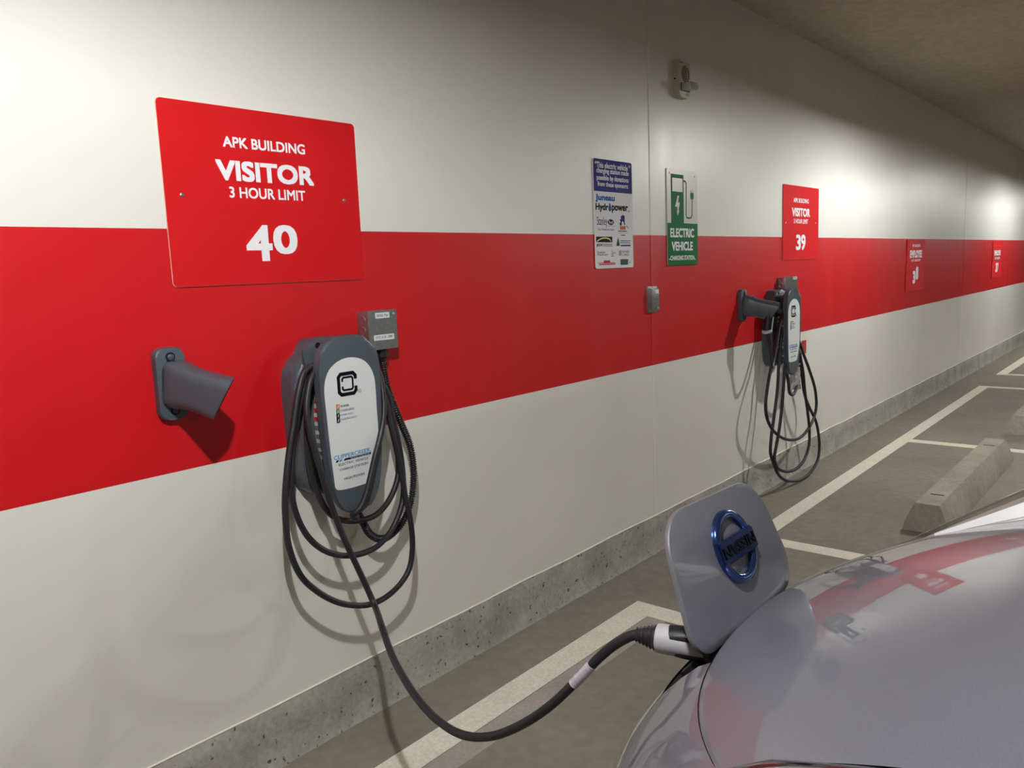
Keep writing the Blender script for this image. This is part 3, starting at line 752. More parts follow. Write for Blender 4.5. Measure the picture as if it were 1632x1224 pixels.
    letters('lettering', 'The Power of Clean Energy', a[0]+.055, b[0]-.006, zc-.0014, zc+.0018, Y-.0004, M['panel_white'], plate, 0)
    tx('ELECTRIC VEHICLE', 222, 952, 482, 888, 0.0068, M['ink'], .004)
    tx('CHARGE STATION', 232, 994, 480, 936, 0.0068, M['ink'], .004)
    tx('HIGH POWER', 272, 1074, 453, 1028, 0.007, M['ink'], .004)
    return t
CH2 = 3.283
ch1 = charger(1.407, 'grey wall charger with white faceplate, nearest, below and right of sign 40')
ch2 = copy_tree(ch1, (CH2, 0, -0.008), 'grey wall charger with white faceplate farther along, below sign 39', 'wall chargers')

# ------------------------------------------------------------------ junction boxes and flexible conduit
def junction_box(x0, x1, z0, z1, label, words):
    t = thing('junction_box', label, 'junction box', ((x0+x1)/2, 0, (z0+z1)/2), 'galvanised junction boxes')
    box('box', x0+0.002, x1-0.002, -0.052, 0, z0+0.002, z1-0.002, M['galv'], t, 0.002)
    prism('cover', rounded_rect(x0, x1, z0, z1, 0.006), -0.052, -0.0545, M['galv'], t, angle=20)
    for k in range(3):
        lathe('knockout', (x0+0.002, -0.027, z0+0.024+k*0.034), (-1, 0, 0), [(0, 0.013), (0.0016, 0.013), (0.0024, 0.0115), (0.0016, 0.0095), (0.0016, 0.006)], M['galv'], t, n=18)
    Y = -0.0545
    for (a, b, z, s) in words:
        st = patch('label_strip', rect(a, b, z-0.0085, z+0.0085), Y, M['panel_white'], t)
        letters('lettering', s, a+0.006, b-0.006, z-0.0042, z+0.0042, Y-0.0004, M['tinygrey'], st, 0.0)
    for (sx, sz) in ((x1-0.013, z1-0.014), (x0+0.014, z0+0.011)): bolt('screw', sx, Y, sz, 0.0045, t, h=0.003)
    return t
def jx(u, v, off=0.0545): return wx(560+u/7.646, 480+v/7.646, off)
JX0, JX1, JZ0, JZ1 = 1.5535, 1.668, 1.169, 1.289
p1 = (jx(290, 180)[0], jx(462, 165)[0], jx(376, 172)[1]); p2 = (jx(276, 452)[0], jx(520, 425)[0], jx(398, 438)[1])
junction_box(JX0, JX1, JZ0, JZ1, 'galvanised steel junction box behind the top right of the first charger', [p1+('PANEL P5A',), p2+('CKTS 21,23 - 208V',)])
junction_box(4.775, 4.965, 1.178, 1.287, 'galvanised steel junction box above the second wall charger', [(4.895, 4.955, 1.277, 'PANEL P5A')])

def conduit1():
    t = thing('flexible_conduit', 'black corrugated conduit looping from the junction box to the first charger', 'conduit', (1.62, -0.03, 1.15))
    lathe('cord_grip', (1.618, -0.028, 1.170), (0, 0, -1), [(0, 0.020), (0.012, 0.020), (0.013, 0.023), (0.026, 0.023), (0.030, 0.017), (0.040, 0.013)], M['black'], t, n=8, angle=20)
    def k6(u, v, off): return w3(560+u/7.646, 480+v/7.646, off)
    P = [(1.618, -0.028, 1.132), k6(388, 770, .030), k6(402, 870, .034), k6(425, 1000, .04), k6(475, 1150, .05)]
    for u, v, off in ((639, 674, .06), (653, 709, .065), (659, 746, .07), (658, 789-9, .07), (654, 803, .07), (643.7, 828.6, .072), (629, 847, .074), (614, 857.5, .076), (600.6, 858, .078), (588, 849, .08), (579.5, 834, .085)):
        P.append(w3(u, v, off))
    P.append((1.425, -0.092, 0.735)); P.append((1.423, -0.095, 0.765))
    pts = catmull(P, 0.0018)
    sweep('corrugated_tube', pts, lambda i: 0.0102+0.0023*math.cos(i*2*PI/4.0), M['conduit'], t, n=10, angle=180)
conduit1()

# ------------------------------------------------------------------ charging cable of the first charger, plugged into the car
CR_ = 0.0088
def P3(u, v, depth):
    d = CR*((u-816)/F_PX)+CU*((612-v)/F_PX)+CF
    return tuple(float(q) for q in CAM+d*depth)
def cable1():
    t = thing('charging_cable', 'black charging cable coiled on the first charger and plugged into the silver car', 'cable', (1.41, -0.12, 0.73))
    P = []
    P += [(1.412, -0.100, 0.728), (1.405, -0.128, 0.700), w3(562, 821, .150)]
    for u, v, o in ((573, 811, .160), (581, 795, .162), (589, 766, .160), (597, 731, .156), (605, 700, .150), (611.5, 663, .140), (610.5, 629, .125), (602, 590, .108)): P.append(w3(u, v, o))
    def over(y, dz=0.0):
        return [(1.475, -y, 1.150+dz), (1.435, -y, 1.186+dz), (1.385, -y, 1.186+dz), (1.345, -y, 1.160+dz)]
    P += over(.105)
    for u, v, o in ((487, 590, .108), (476, 623, .115), (468, 674, .12), (459.5, 732, .125), (454.5, 789, .13), (455, 825, .13), (460, 870, .13), (479, 917, .13), (508.4, 944.5, .13), (540, 960.5, .13), (567, 965, .13), (591, 963, .13), (616, 951, .13), (638, 930.6, .13), (652, 907, .13), (657.5, 868, .128), (653.5, 825, .124), (645.7, 790, .12), (640, 755, .114), (632, 717, .108), (622, 674.5, .102), (611, 630, .096)): P.append(w3(u, v, o))
    P += over(.092, .002)
    for u, v, o in ((492, 590, .094), (481, 630, .098), (471, 680, .102), (465, 735, .108), (464, 775, .11), (467, 801, .112), (477.5, 833, .115), (493, 858, .116), (514, 875.7, .118), (536, 884, .118), (556, 885.5, .118), (579, 881.6, .116), (602.5, 869.8, .114), (622, 848, .11), (636, 819, .106), (642.5, 790, .1), (642, 755, .095), (637, 715, .088), (626, 665, .082), (614, 620, .08)): P.append(w3(u, v, o))
    P += over(.079, .004)
    for u, v, o in ((494, 610, .084), (489, 657, .09), (490, 715, .094), (496, 755, .096), (504.5, 781, .096), (514, 803, .096), (526, 819, .096), (542, 828, .096), (559, 830.6, .096), (579, 828.6, .096), (598.6, 820.8, .094), (614, 806, .09), (626, 785.5, .086), (634, 760, .08), (634, 725, .074), (626, 680, .072), (612, 635, .074)): P.append(w3(u, v, o))
    P += [(1.480, -.098, 1.158), (1.435, -.099, 1.196), (1.385, -.099, 1.196), (1.345, -.102, 1.165)]
    for u, v, o in ((497, 600, .118), (490, 630, .126), (488.6, 657, .134), (494, 689, .142), (504, 723, .15), (516, 766, .158), (528, 805, .164), (541, 840, .17), (556, 875, .177), (571, 907, .19), (584, 935, .205), (597, 965, .23)): P.append(w3(u, v, o))
    for q in ((610, 1003, 2.03), (625, 1045, 1.96), (645, 1083, 1.87), (668, 1117, 1.79), (700, 1150, 1.71), (740, 1172, 1.63), (785, 1173, 1.565), (835, 1153, 1.51), (880, 1122, 1.455), (920, 1084, 1.415), (955, 1048, 1.385), (985, 1024, 1.36)): P.append(P3(*q))
    A = Vector(P3(1015, 1011, 1.34)); B = Vector((1.117, -1.375, 0.779)); ax = (B-A).normalized()
    P += [tuple(A), tuple(A+ax*0.03)]
    pts = catmull(P, 0.011)
    sweep('cord', pts, CR_, M['rubber'], t, n=12, angle=180)
    # tape bands around the cord
    qa, qb = P3(914, 1089.5, 1.42), P3(944, 1059, 1.395)
    ia = min(range(len(pts)), key=lambda i: (pts[i]-Vector(qa)).length); ib = min(range(len(pts)), key=lambda i: (pts[i]-Vector(qb)).length)
    tp = pts[min(ia, ib):max(ia, ib)+1]
    fine = catmull(tp, 0.0015)
    sweep('tape_band', fine, lambda i: CR_+0.0009+0.0006*max(0, math.cos(i*2*PI/10.0))**6, M['tape'], t, n=16, angle=60)
    # plug: ribbed boot, white body with black grips, nose
    boot = []
    for k in range(49):
        s = k/48*0.038; r = 0.0125+0.0108*k/48
        boot.append((s, r-0.0032*(0.5-0.5*math.cos(k*2*PI/8))))
    lathe('strain_boot', A, ax, boot, M['rubber'], t, n=28, angle=60)
    body = [(0.033, 0.019), (0.035, 0.0232), (0.042, 0.0242), (0.090, 0.0240), (0.130, 0.0235), (0.165, 0.023)]
    lathe('plug_body', A, ax, body, M['white_plastic'], t, n=32)
    up = Vector((0, 0, 1)); up = (up-ax*up.dot(ax)).normalized(); sd = ax.cross(up)
    def grip(name, a0, a1, s0, s1):
        v, f = [], []; na, ns = 14, 10
        for i in range(ns+1):
            for j in range(na+1):
                e = 2*(i/ns)-1; g = 2*(j/na)-1
                # rounded ends
                k = 1.0 if abs(e) < 0.78 else math.sqrt(max(0, 1-((abs(e)-0.78)/0.22)**2))*0.45+0.55
                if e > 0.78: k = 1.0
                a = math.radians((a0+a1)/2+(a1-a0)/2*g*k); s = s0+(s1-s0)*i/ns
                edge = min(1.0, 3*(1-abs(g)), 3*(1-abs(e)))
                r = 0.0234+0.0026*max(0, edge)
                v.append(A+ax*s+up*(r*math.cos(a))+sd*(r*math.sin(a)))
        for i in range(ns):
            for j in range(na):
                k = i*(na+1)+j; f.append((k, k+1, k+na+2, k+na+1))
        from_data(name, v, f, M['black'], t, angle=60)
    grip('grip', -70, 68, 0.049, 0.165); grip('grip', 112, 248, 0.060, 0.165)
    lathe('plug_nose', A, ax, [(0.163, 0.0235), (0.168, 0.022), (0.215, 0.0215), (0.217, 0.019)], M['black'], t, n=24)
    return A, ax
PA, PAX = cable1()

# ------------------------------------------------------------------ cable of the second charger, hanging in long loops
def cable2():
    t = thing('charging_cable', 'black charging cable hanging in long loops from the second charger', 'cable', (4.69, -0.11, 0.72))
    O = 4.69
    def over(y, dz=0.0): return [(O+.072, -y, 1.14+dz), (O+.03, -y, 1.178+dz), (O-.02, -y, 1.178+dz), (O-.06, -y, 1.15+dz)]
    P = [(O+0.005, -.1, .72), w3(1262, 618, .09), w3(1266, 627, .09), w3(1272, 622, .08)]
    P = [(O+.004, -.095, .735), w3(1256.5, 610, .10), w3(1258, 625, .10), w3(1263, 629.5, .098), w3(1268, 622, .09), w3(1273, 600, .085), w3(1276, 571, .085), (O+.11, -.088, .95)]
    P += over(.088)
    for u, v, o in ((1247, 500, .09), (1238, 533, .092), (1232, 570, .1), (1225, 606, .11), (1221.5, 630, .115), (1220, 645, .115), (1222, 664.5, .115), (1230, 683, .115), (1243, 695.6, .115), (1258, 701, .115), (1274, 698, .115), (1286, 686.5, .115), (1297, 666, .112), (1301, 646, .11), (1299, 621, .105), (1290, 590, .1), (1279, 560, .095)): P.append(w3(u, v, o))
    P += [(O+.098, -.098, 1.02)]+over(.1, .004)
    for u, v, o in ((1250, 500, .102), (1245, 540, .104), (1240.8, 590, .11), (1239, 621, .112), (1233.5, 664.5, .115), (1229, 699, .115), (1228, 722, .115), (1232.7, 737.5, .115), (1239.7, 754.6, .115), (1247.5, 763, .115), (1260, 766.7, .115), (1277, 764, .115), (1294, 750, .115), (1304, 730, .115), (1305.7, 706.5, .112), (1301, 674, .108), (1289, 647.5, .102), (1281.6, 625.7, .098), (1277, 592, .094)): P.append(w3(u, v, o))
    P += [(O+.1, -.09, .98)]+over(.112, .006)
    for u, v, o in ((1253.5, 540, .116), (1250.5, 590, .12), (1248, 627, .122), (1243, 677, .125), (1236.6, 714, .126), (1234, 730, .126), (1238, 743.7, .126), (1244, 749, .126), (1255, 751.5, .126), (1269, 747, .125), (1281.6, 733, .124), (1289, 711, .122), (1290, 686, .118), (1287, 655, .112), (1283, 626, .107), (1279.5, 590, .102)): P.append(w3(u, v, o))
    P += [(O+.105, -.098, 1.0), (O+.078, -.109, 1.15), (O+.03, -.11, 1.195), (O-.02, -.112, 1.195), (O-.066, -.112, 1.14)]
    for u, v, o in ((1241, 530, .112), (1236, 560, .12), (1232, 580, .13), (1230, 585, .14), (1228.5, 570, .145), (1226.5, 552, .145), (1224.5, 540, .142)): P.append(w3(u, v, o))
    pts = catmull(P, 0.014)
    sweep('cord', pts, 0.0092, M['rubber'], t, n=10, angle=180)
    a = Vector(w3(1226.8, 549, .145)); b = Vector(w3(1222.8, 529, .14)); c_ = Vector((4.316, -.150, 1.122))
    ax = (b-a).normalized(); Ln = (b-a).length
    lathe('strain_boot', a, ax, [(k/30*Ln, 0.0125+0.011*k/30-0.002*(0.5-0.5*math.cos(k*2*PI/6))) for k in range(31)], M['rubber'], t, n=18, angle=60)
    lathe('plug_ring', b, ax, [(-.004, 0.0235), (0.0, 0.028), (0.010, 0.028), (0.014, 0.025)], M['white_plastic'], t, n=24)
    ax2 = (c_-b).normalized(); L2 = (c_-b).length
    lathe('plug_body', b+ax*0.010, ax2, [(0, 0.024), (0.05, 0.0245), (L2, 0.025)], M['black'], t, n=24)
    s = ax2.cross(Vector((0, 0, 1))).normalized()
    u2 = ax2.cross(s)
    bm = bmesh.new()
    v = []
    for k in range(6):
        p = b+ax*0.008+ax2*(k/5*0.075)-Vector((0, 1, 0))*0.0245
        for sx in (-0.007, 0.007): v.append(p+Vector((sx, -0.002, 0)))
    from_data('side_stripe', v, [(2*i, 2*i+1, 2*i+3, 2*i+2) for i in range(5)], M['white_plastic'], t)
    # clear film wrapped round the conduit fitting below the charger
    return t
cable2()
def film_sleeve():
    t = thing('plastic_sleeve', 'shiny clear plastic sleeve wrapped below the second wall charger', 'sleeve', (4.72, -0.07, 0.63))
    c = Vector(w3(1268, 604, 0.07))
    v, f = [], []; n = 20; m = 14; random.seed(3)
    for i in range(m+1):
        s = i/m; z = 0.745-0.155*s
        for k in range(n):
            a = 2*PI*k/n; r = 0.030+0.006*s+0.004*math.sin(5*a+s*6)+random.uniform(-.0025, .0025)
            v.append((c.x-0.004+r*1.15*math.cos(a), -0.068+r*0.85*math.sin(a), z+random.uniform(-.002, .002)))
    for i in range(m):
        for k in range(n): f.append((i*n+k, i*n+(k+1) % n, (i+1)*n+(k+1) % n, (i+1)*n+k))
    f.append(tuple(range(n))); f.append(tuple(m*n+k for k in range(n))[::-1])
    from_data('film', v, f, M['foil'], t, angle=60)
    lathe('band', (c.x-0.004, -0.068, 0.742), (0, 0, 1), [(0, 0.032), (0.012, 0.032)], M['screw'], t, n=20)
film_sleeve()
tag(prism('red_tag', rounded_rect(5.185, 5.262, 0.775, 0.862, 0.006), -0.0005, -0.004, M['red_tag']), 'small red tag on the white wall just right of the second charger', 'tag')

# ------------------------------------------------------------------ concrete wheel stops
def wheel_stop(x0, yf, Ln, label):
    t = None
    W_ = 0.215; H_ = 0.145
    prof = [(-0.108, 0.0), (-0.098, 0.05), (-0.072, 0.115), (-0.055, H_), (0.055, H_), (0.072, 0.115), (0.098, 0.05), (0.108, 0.0)]
    v, f = [], []; n = len(prof); m = 24
    for i in range(m+1):
        s = i/m; x = x0+Ln*s
        for (a, z) in prof:
            e = 0.0
            if i == 0: e = 0.02*z/H_
            if i == m: e = -0.02*z/H_
            j = random.uniform(-0.0012, 0.0012) if z > 0 else 0
            v.append((x+e, yf+a+j, max(z+j, 0)))
    for i in range(m):
        for k in range(n-1): f.append((i*n+k, i*n+k+1, (i+1)*n+k+1, (i+1)*n+k))
        f.append((i*n+n-1, i*n, (i+1)*n, (i+1)*n+n-1))
    f.append(tuple(range(n))[::-1]); f.append(tuple(m*n+k for k in range(n)))
    t = thing('wheel_stop', label, 'wheel stop', (x0+Ln/2, yf, 0), 'concrete wheel stops')
    from_data('stop_body', v, f, M['stop'], t, angle=25)
    for s in (0.12, 0.86):
        x = x0+Ln*s
        box('drain_slot', x-0.007, x+0.007, yf-0.034, yf+0.03, H_-0.001, H_+0.0012, M['seam'], t)
    return t
wheel_stop(4.28, -0.975, 1.83, 'concrete wheel stop on the floor just beyond the silver hood, inside the painted stall')
wheel_stop(7.03, -0.985, 1.83, 'concrete wheel stop cut by the right edge, farther down the row')

# ------------------------------------------------------------------ the silver car
XC = 1.222; XB = 1.175
HQ = [-1.41388, -0.489176, -1.294301, 0.8101165, 0.0231322, 0.403972, 0.6704102, -1.1084487, 1.3370624, -0.2688706, 0.4695431]
def h_ye(u): return HQ[0]+HQ[1]*u*u+HQ[2]*u**4
def h_ze(u): return HQ[3]+HQ[4]*u*u+HQ[5]*u**4
def h_z(u, y):
    d = h_ye(u)-y; D1 = 0.36
    f = lambda d: h_ze(u)+(HQ[6]+HQ[9]*u*u)*d+(HQ[7]+HQ[10]*u*u)*d*d+HQ[8]*d**3
    if d < D1: return f(d)
    s = (HQ[6]+HQ[9]*u*u)+2*(HQ[7]+HQ[10]*u*u)*D1+3*HQ[8]*D1*D1
    return f(D1)+s*(d-D1)-0.16*(d-D1)**2
car = thing('car', 'silver electric car with its charge port lid open, in the foreground', 'car', (XB, -3.3, 0))
Y_COWL = -2.45
def side_u(y, sgn):   # hood side boundary
    t = min(1, max(0, (-1.55-y)/0.9))
    return ((0.412 if sgn < 0 else 0.372)+0.02*t+0.20*t*t)*sgn+(XB-XC)
def hood():
    NU, NV = 56, 60; v, f = [], []
    uL = -0.412-0.047; uR = 0.372-0.047
    for j in range(NV+1):
        s = j/NV
        for i in range(NU+1):
            b = i/NU
            u0 = uL+(uR-uL)*b
            y = h_ye(u0)+(Y_COWL-h_ye(u0))*s**1.35
            l, r = side_u(y, -1), side_u(y, 1)
            u = l+(r-l)*b if y < -1.55 else u0
            v.append((XC+u, y, h_z(u if abs(u) < 0.5 else math.copysign(0.5+(abs(u)-0.5)*0.3, u), y)))
    for j in range(NV):
        for i in range(NU):
            k = j*(NU+1)+i; f.append((k, k+1, k+NU+2, k+NU+1))
    # folded front flange
    base = len(v)
    for i in range(NU+1):
        x, y, z = v[i]; v.append((x, y+0.003, z-0.006)); 
    for i in range(NU+1):
        x, y, z = v[i]; v.append((x, y-0.012, z-0.016))
    for i in range(NU):
        f.append((i, base+i, base+i+1, i+1)); f.append((base+i, base+NU+1+i, base+NU+2+i, base+i+1))
    from_data('hood', v, f, M['paint'], car, angle=60)
hood()
def front_bumper():
    prof = [(0.0, 0.0), (0.02, -0.012), (0.05, -0.040), (0.085, -0.078), (0.120, -0.122), (0.150, -0.172), (0.170, -0.23), (0.178, -0.30), (0.170, -0.40), (0.15, -0.50), (0.11, -0.58), (0.0, -0.60)]
    NU = 72; v, f = [], []
    us = [-0.885+1.77*i/NU for i in range(NU+1)]
    for u in us:
        uc = u
        a = abs(u)
        lim = 0.455 if u < 0 else 0.325
        if a < lim: ty, tz = h_ye(u), h_ze(u)
        else:
            k = (a-lim)/(0.885-lim)
            y0 = h_ye(lim); z0 = h_ze(lim)
            ty = y0-0.62*k-0.05*k*k; tz = z0-0.03*k+0.06*k*k
        fall = 1-0.45*(a/0.885)**3
        for (dy, dz) in prof: v.append((XC+u-(0.047*max(0, (a-lim)/(0.885-lim))), ty+0.0045+dy*fall, tz-0.006+dz*(tz-0.19)/0.61))
    n = len(prof)
    for i in range(NU):
        for k in range(n-1):
            if abs((us[i]+us[i+1])/2) < 0.185 and k < 3: continue   # opening of the charge port
            f.append((i*n+k, i*n+k+1, (i+1)*n+k+1, (i+1)*n+k))
    b = from_data('front_bumper', v, f, M['paint'], car, angle=60)
    # black well below the charge lid
    NW = 16; v, f = [], []
    for i in range(NW+1):
        u = -0.19+0.38*i/NW; ty, tz = h_ye(u), h_ze(u)
        x = XC+u
        for (dy, dz) in ((-0.006, -0.012), (-0.004, -0.075), (0.04, -0.092), (0.088, -0.089)): v.append((x, ty+dy, tz+dz))
    for i in range(NW):
        for k in range(3): f.append((i*4+k, i*4+k+1, (i+1)*4+k+1, (i+1)*4+k))
    # side cheeks of the well
    for i in (0, NW):
        u = -0.19+0.38*i/NW; ty, tz = h_ye(u), h_ze(u); x = XC+u; s = len(v)
        v += [(x, ty-0.004, tz-0.012), (x, ty+0.03, tz-0.028), (x, ty+0.088, tz-0.088), (x, ty+0.04, tz-0.092), (x, ty-0.004, tz-0.08)]
        f.append((s, s+1, s+2, s+3, s+4))
    from_data('charge_port_well', v, f, M['black'], car, angle=30)
    # the two sockets
    for (dx, r) in ((-0.105, 0.028), (0.07, 0.04)):
        x = XC+dx; y0 = h_ye(dx)+0.035; z0 = h_ze(dx)-0.092
        lathe('charge_socket', (x, y0, z0), (0, 0.75, 0.66), [(0, r), (0.04, r), (0.042, r*0.8), (0.02, r*0.75)], M['black'], car, n=24)
front_bumper()

TH = math.radians(22)
LN = Vector((0, -math.cos(TH), math.sin(TH)))        # lid outward normal
LS = Vector((0, math.sin(TH), math.cos(TH)))         # up the lid
L0 = Vector((XC, -1.403, 0.814))
def lp(a, b, h=0.0): return L0+Vector((1, 0, 0))*a+LS*b+LN*h
def lid():
    # rounded trapezoid, wider at the hinge, gently domed
    cor = [(-0.202, -0.020, 0.045), (0.197, -0.015, 0.06), (0.164, 0.193, 0.085), (-0.168, 0.202, 0.08)]
    poly = []
    for i in range(4):
        p = Vector(cor[i][:2]); a = (Vector(cor[i-1][:2])-p).normalized(); b = (Vector(cor[(i+1) % 4][:2])-p).normalized(); r = cor[i][2]
        half = a.angle(b)/2; tl = min(r/math.tan(half), 0.098); r = tl*math.tan(half)
        ctr = p+(a+b).normalized()*(r/math.sin(half))
        s0 = p+a*tl-ctr; s1 = p+b*tl-ctr
        ang0 = math.atan2(s0.y, s0.x); ang1 = math.atan2(s1.y, s1.x); dd = (ang1-ang0+PI) % (2*PI)-PI
        for k in range(11): poly.append(ctr+Vector((math.cos(ang0+dd*k/10), math.sin(ang0+dd*k/10)))*r)
    ctr = Vector((0, 0.10)); v, f = [], []; n = len(poly)
    def dome(q): return 0.010*(1-((q.x/0.2)**2+((q.y-0.1)/0.13)**2)*0.5)
    rings = [0.996, 1.0, 0.993, 0.985, 0.9, 0.75, 0.55, 0.35, 0.15]
    offs = [-0.0085, -0.003, -0.0004, 0.0, 0, 0, 0, 0, 0]
    for sc, of in zip(rings, offs):
        for p in poly:
            q = ctr+(p-ctr)*sc; v.append(lp(q.x, q.y, dome(q)+of))
    for i in range(len(rings)-1):
        for k in range(n): f.append((i*n+k, i*n+(k+1) % n, (i+1)*n+(k+1) % n, (i+1)*n+k))
    f.append(tuple((len(rings)-1)*n+k for k in range(n)))
    s = len(v)
    for p in poly:
        q = ctr+(p-ctr)*0.985; v.append(lp(q.x, q.y, dome(q)-0.0095))
    for k in range(n): f.append((k, (k+1) % n, s+(k+1) % n, s+k))
    f.append(tuple(s+k for k in range(n))[::-1])
    o = from_data('charge_port_lid', v, f, M['paint'], car, angle=24)
    # black liner behind it
    v, f = [], []
    for sc, h in ((0.86, -0.0110), (0.82, -0.018)):
        for p in poly: q = ctr+(p-ctr)*sc; v.append(lp(q.x, q.y, h+dome(q)*0.3-0.004))
    for k in range(n): f.append((k, (k+1) % n, n+(k+1) % n, n+k))
    f.append(tuple(n+k for k in range(n))); f.append(tuple(range(n))[::-1])
    from_data('lid_liner', v, f, M['black'], o, angle=30)
    # badge: ring and bar, upside down because the lid is flipped up
    bc = (0.003, 0.104); v, f = [], []; NR = 64
    prof = [(0.0475, 0.0), (0.0465, 0.005), (0.049, 0.0085), (0.055, 0.010), (0.0605, 0.0085), (0.063, 0.004), (0.063, 0.0)]
    for i in range(NR):
        a = 2*PI*i/NR
        for (r, h) in prof:
            q = Vector((bc[0]+r*math.cos(a), bc[1]+r*math.sin(a))); v.append(lp(q.x, q.y, dome(q)+h))
    m = len(prof)
    for i in range(NR):
        for k in range(m-1): f.append((i*m+k, i*m+k+1, ((i+1) % NR)*m+k+1, ((i+1) % NR)*m+k))
    bd = from_data('badge_ring', v, f, M['badge'], o, angle=50)
    bm = bmesh.new()
    bm_box(bm, bc[0]-0.064, bc[0]+0.064, 0.002, 0.0135, bc[1]-0.020, bc[1]+0.020)
    bmesh.ops.bevel(bm, geom=bm.edges[:], offset=0.003, segments=2, affect='EDGES')
    for q in bm.verts: q.co = lp(q.co.x, q.co.z, q.co.y+0.0085)
    from_bm('badge_bar', bm, M['badge_dark'], o)
    lt = letters('badge_lettering', 'NISSAN', bc[0]-0.057, bc[0]+0.057, bc[1]-0.0095, bc[1]+0.0095, 0.0, M['ink'], None, 0.02, rot180=True, thick=0.0015)
    for q in lt.data.vertices: q.co = lp(q.co.x, q.co.z, 0.0220-q.co.y)-Vector(car['_base'])
    lt.parent = o; lt.data.update()
    # bare-metal hinge arms
    for dx in (-0.128, 0.128):
        P = [Vector((XC+dx, h_ye(dx)-0.005, h_ze(dx)-0.06)), Vector((XC+dx, h_ye(dx)+0.02, h_ze(dx)-0.03)), Vector((XC+dx, h_ye(dx)+0.035, h_ze(dx)+0.0)), lp(dx, 0.015, -0.02), lp(dx, 0.06, -0.018)]
        v, f = [], []
        for p in P:
            for sx in (-0.02, 0.02):
                for sy in (-0.006, 0.006): v.append(p+Vector((sx, sy, -sy*0.4)))
        for i in range(len(P)-1):
            a, b = 4*i, 4*i+4
            f += [(a, a+1, b+1, b), (a+2, b+2, b+3, a+3), (a, b, b+2, a+2), (a+1, a+3, b+3, b+1)]
        f += [(0, 2, 3, 1), (16, 17, 19, 18)]
        from_data('lid_hinge', v, f, M['black'], car, angle=30)
lid()
def lamp_surf(sgn, t, b, lift=1.0, inset=0.0):
    y = -1.545-0.62*t
    ui = (0.414 if sgn < 0 else 0.374)+0.02*t+0.09*t*t; uo = ui+0.008+0.38*t**0.75
    ui += inset; uo -= inset*0.3
    u = ui+(uo-ui)*b
    uh = (sgn*ui+XB-XC)
    zi = h_z(max(-0.5, min(0.5, uh)), y)-0.004
    zo = 0.80+0.13*t-0.02
    e = (0.044 if sgn < 0 else 0.118)*math.sin(PI*min(1, max(0, b)))**0.75*(min(1, t*5+0.25) if sgn < 0 else min(1.0, t*2.0+0.12))
    z = zi*(1-b**1.4)+zo*b**1.4+lift*e
    return Vector((XB+sgn*u, y-0.30*b*b*t, z))
def headlight(sgn):
    NT, NB = 26, 14
    surf = lambda *q: lamp_surf(sgn, *q)
    def grid(name, lift, drop, inset, mt, parent):
        v, f = [], []
        for i in range(NT+1):
            for j in range(NB+1):
                p = surf(i/NT, j/NB, lift, inset); p.z -= drop; v.append(p)
        for i in range(NT):
            for j in range(NB):
                k = i*(NB+1)+j; f.append((k, k+1, k+NB+2, k+NB+1))
        return from_data(name, v, f, mt, parent, angle=70)
    h = grid('headlight', 0.9, 0.008, 0.0, M['lamp_inner'], car)
    grid('headlight_lens', 1.0, 0.0, 0.0, M['lensclear'], h)
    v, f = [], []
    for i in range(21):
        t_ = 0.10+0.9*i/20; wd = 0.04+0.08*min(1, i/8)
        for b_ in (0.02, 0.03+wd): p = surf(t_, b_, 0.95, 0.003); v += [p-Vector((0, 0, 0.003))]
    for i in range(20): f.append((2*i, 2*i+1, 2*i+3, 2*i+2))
    from_data('trim_glint_strip', v, f, M['painted_glint'], h, angle=60)  # glint along the chrome trim, put in as white colour
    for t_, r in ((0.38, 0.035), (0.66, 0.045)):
        p = surf(t_, 0.42, 0.9, 0.002); lathe('reflector_bowl', p-Vector((0, 0, 0.026)), (-0.2*sgn, 0.2, 0.95), [(0, r*0.5), (0.010, r*0.8), (0.020, r*0.9), (0.0205, r*0.8), (0.018, r*0.5)], M['painted_glint'], h, n=24)  # bowls coloured white to imitate the bright reflection in the headlight
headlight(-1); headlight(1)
def bumper_edge(sgn, k):
    lim = 0.455 if sgn < 0 else 0.325
    a = lim+(0.885-lim)*k
    return Vector((XC+sgn*a-0.047*k, h_ye(lim)-0.62*k-0.05*k*k+0.003, h_ze(lim)-0.03*k+0.06*k*k-0.005))
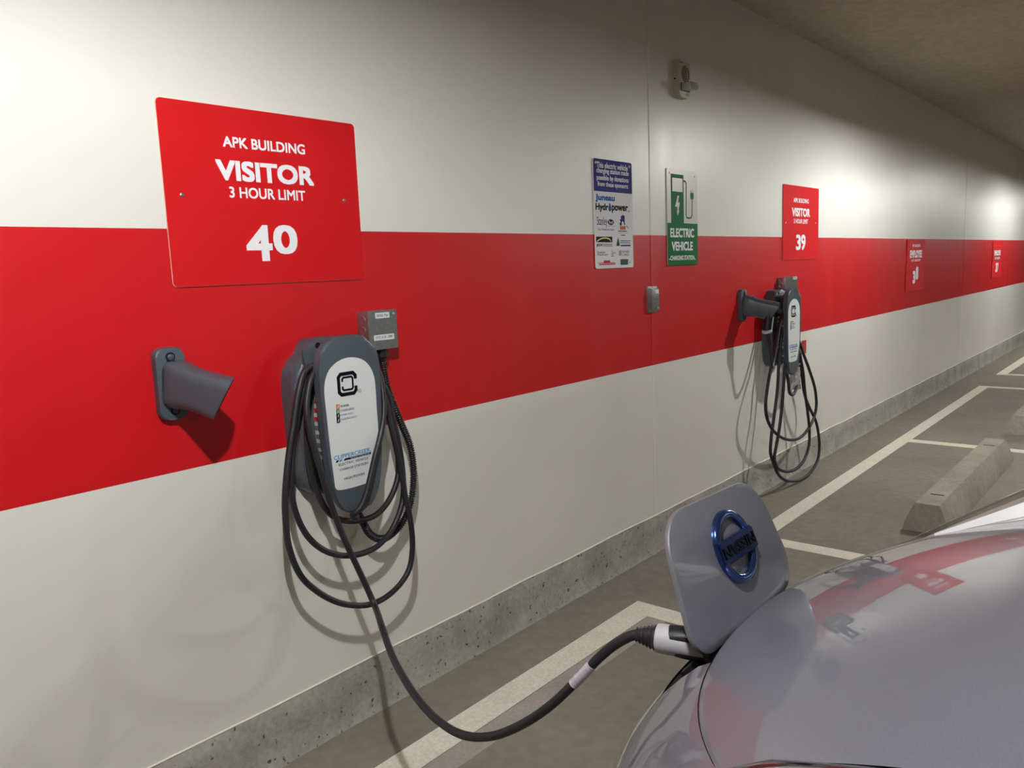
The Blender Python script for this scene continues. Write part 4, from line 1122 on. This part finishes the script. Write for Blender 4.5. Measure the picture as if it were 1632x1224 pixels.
def fenders():
    for sgn in (-1, 1):
        v, f = [], []
        NT, NC = 24, 8
        # strip between the lamp's outer edge and the bumper
        for i in range(NT+1):
            t = i/NT; p = lamp_surf(sgn, t, 1.0); q = bumper_edge(sgn, t)
            for j in range(NC+1):
                c = j/NC; r = p.lerp(q, c); r.z += 0.03*math.sin(PI*c)*t; v.append(r)
        for i in range(NT):
            for j in range(NC):
                k = i*(NC+1)+j; f.append((k, k+1, k+NC+2, k+NC+1))
        # crown of the wing behind the lamp, back to the windscreen pillar, and down the side
        s0 = len(v); NB = 14
        back = [lamp_surf(sgn, 1.0, j/NB) for j in range(NB+1)]+[lamp_surf(sgn, 1.0, 1.0).lerp(bumper_edge(sgn, 1.0), c/6)+Vector((0, 0, 0.03*math.sin(PI*c/6))) for c in range(1, 7)]
        e = bumper_edge(sgn, 1.0)
        back += [Vector((e.x, e.y, 0.70)), Vector((e.x, e.y, 0.55))]
        n = len(back); yb = -2.62
        for i in range(9):
            c = i/8
            for j, p in enumerate(back):
                g = min(1, j/(n-3)); u = 0.62+(0.885-0.62)*g**0.8
                z = 1.07-0.02*g-0.10*g**3 if j < n-2 else p.z
                q = p.lerp(Vector((XB+sgn*u, yb, z)), c)
                if j < n-2:      # the inner edge follows the hood's shut line
                    hu = side_u(q.y, sgn); hc = hu if abs(hu) < 0.5 else math.copysign(0.5+(abs(hu)-0.5)*0.3, hu)
                    p0 = back[0].lerp(Vector((XB+sgn*0.62, yb, 1.07)), c)
                    q.x += (1-g)**1.5*(XC+hu+sgn*0.002-p0.x); q.z += (1-g)**1.5*(h_z(hc, q.y)-0.003-p0.z)
                v.append(q)
        for i in range(8):
            for j in range(n-1):
                k = s0+i*n+j; f.append((k, k+1, k+n+1, k+n))
        from_data('fender', v, f, M['paint'], car, angle=50)
fenders()
def rest_of_car():
    # lower body and cabin behind the camera, wheels
    st = [(-2.45, 0.885, 1.08), (-2.9, 0.885, 0.98), (-3.8, 0.885, 0.99), (-4.7, 0.88, 1.0), (-5.25, 0.84, 0.98), (-5.5, 0.72, 0.9)]
    v, f = [], []; n = 10
    for (y, hw, zt) in st:
        pr = [(hw*0.82, zt), (hw*0.97, zt-0.07), (hw, zt-0.2), (hw, 0.55), (hw*0.97, 0.3), (hw*0.9, 0.2)]
        for (a, z) in pr: v.append((XB-a, y, z))
        for (a, z) in pr[::-1]: v.append((XB+a, y, z))
    n = 12
    for i in range(len(st)-1):
        for k in range(n): f.append((i*n+k, i*n+(k+1) % n, (i+1)*n+(k+1) % n, (i+1)*n+k))
    f.append(tuple(range(n))); f.append(tuple((len(st)-1)*n+k for k in range(n))[::-1])
    from_data('body', v, f, M['paint'], car, angle=40)
    v, f = [], []
    cab = [(-2.47, 0.70, 1.07), (-3.25, 0.60, 1.50), (-3.9, 0.61, 1.555), (-4.7, 0.58, 1.50), (-5.35, 0.58, 1.05)]
    for (y, hw, zt) in cab:
        for (a, z) in ((-0.76, 0.985), (-hw, zt-0.02), (-hw*0.7, zt), (hw*0.7, zt), (hw, zt-0.02), (0.76, 0.985)): v.append((XB+a, y, z))
    for i in range(4):
        for k in range(5): f.append((i*6+k, i*6+k+1, (i+1)*6+k+1, (i+1)*6+k))
    from_data('window_glass', v, f, M['glass_dark'], car, angle=30)
    v, f = [], []
    for (y, hw, zt) in cab[1:4]:
        for a in (-0.74, 0, 0.74): v.append((XB+a*hw, y, zt+0.006))
    for i in range(2):
        for k in range(2): f.append((i*3+k, i*3+k+1, (i+1)*3+k+1, (i+1)*3+k))
    from_data('roof', v, f, M['paint'], car)
    for sgn in (-1, 1):
        for y in (-2.12, -4.82):
            w_ = lathe('wheel', (XB+sgn*0.66, y, 0.316), (sgn, 0, 0), [(0, 0.22), (0.0, 0.30), (0.02, 0.315), (0.18, 0.315), (0.20, 0.30), (0.205, 0.215), (0.19, 0.20)], M['tyre'], car, n=40)
            lathe('rim', (XB+sgn*0.66, y, 0.316), (sgn, 0, 0), [(0.10, 0.205), (0.192, 0.205), (0.188, 0.19), (0.17, 0.06), (0.18, 0.03)], M['rim'], w_, n=30)
rest_of_car()

# tidy the construction tags
for o in bpy.data.objects:
    if '_base' in o: del o['_base']
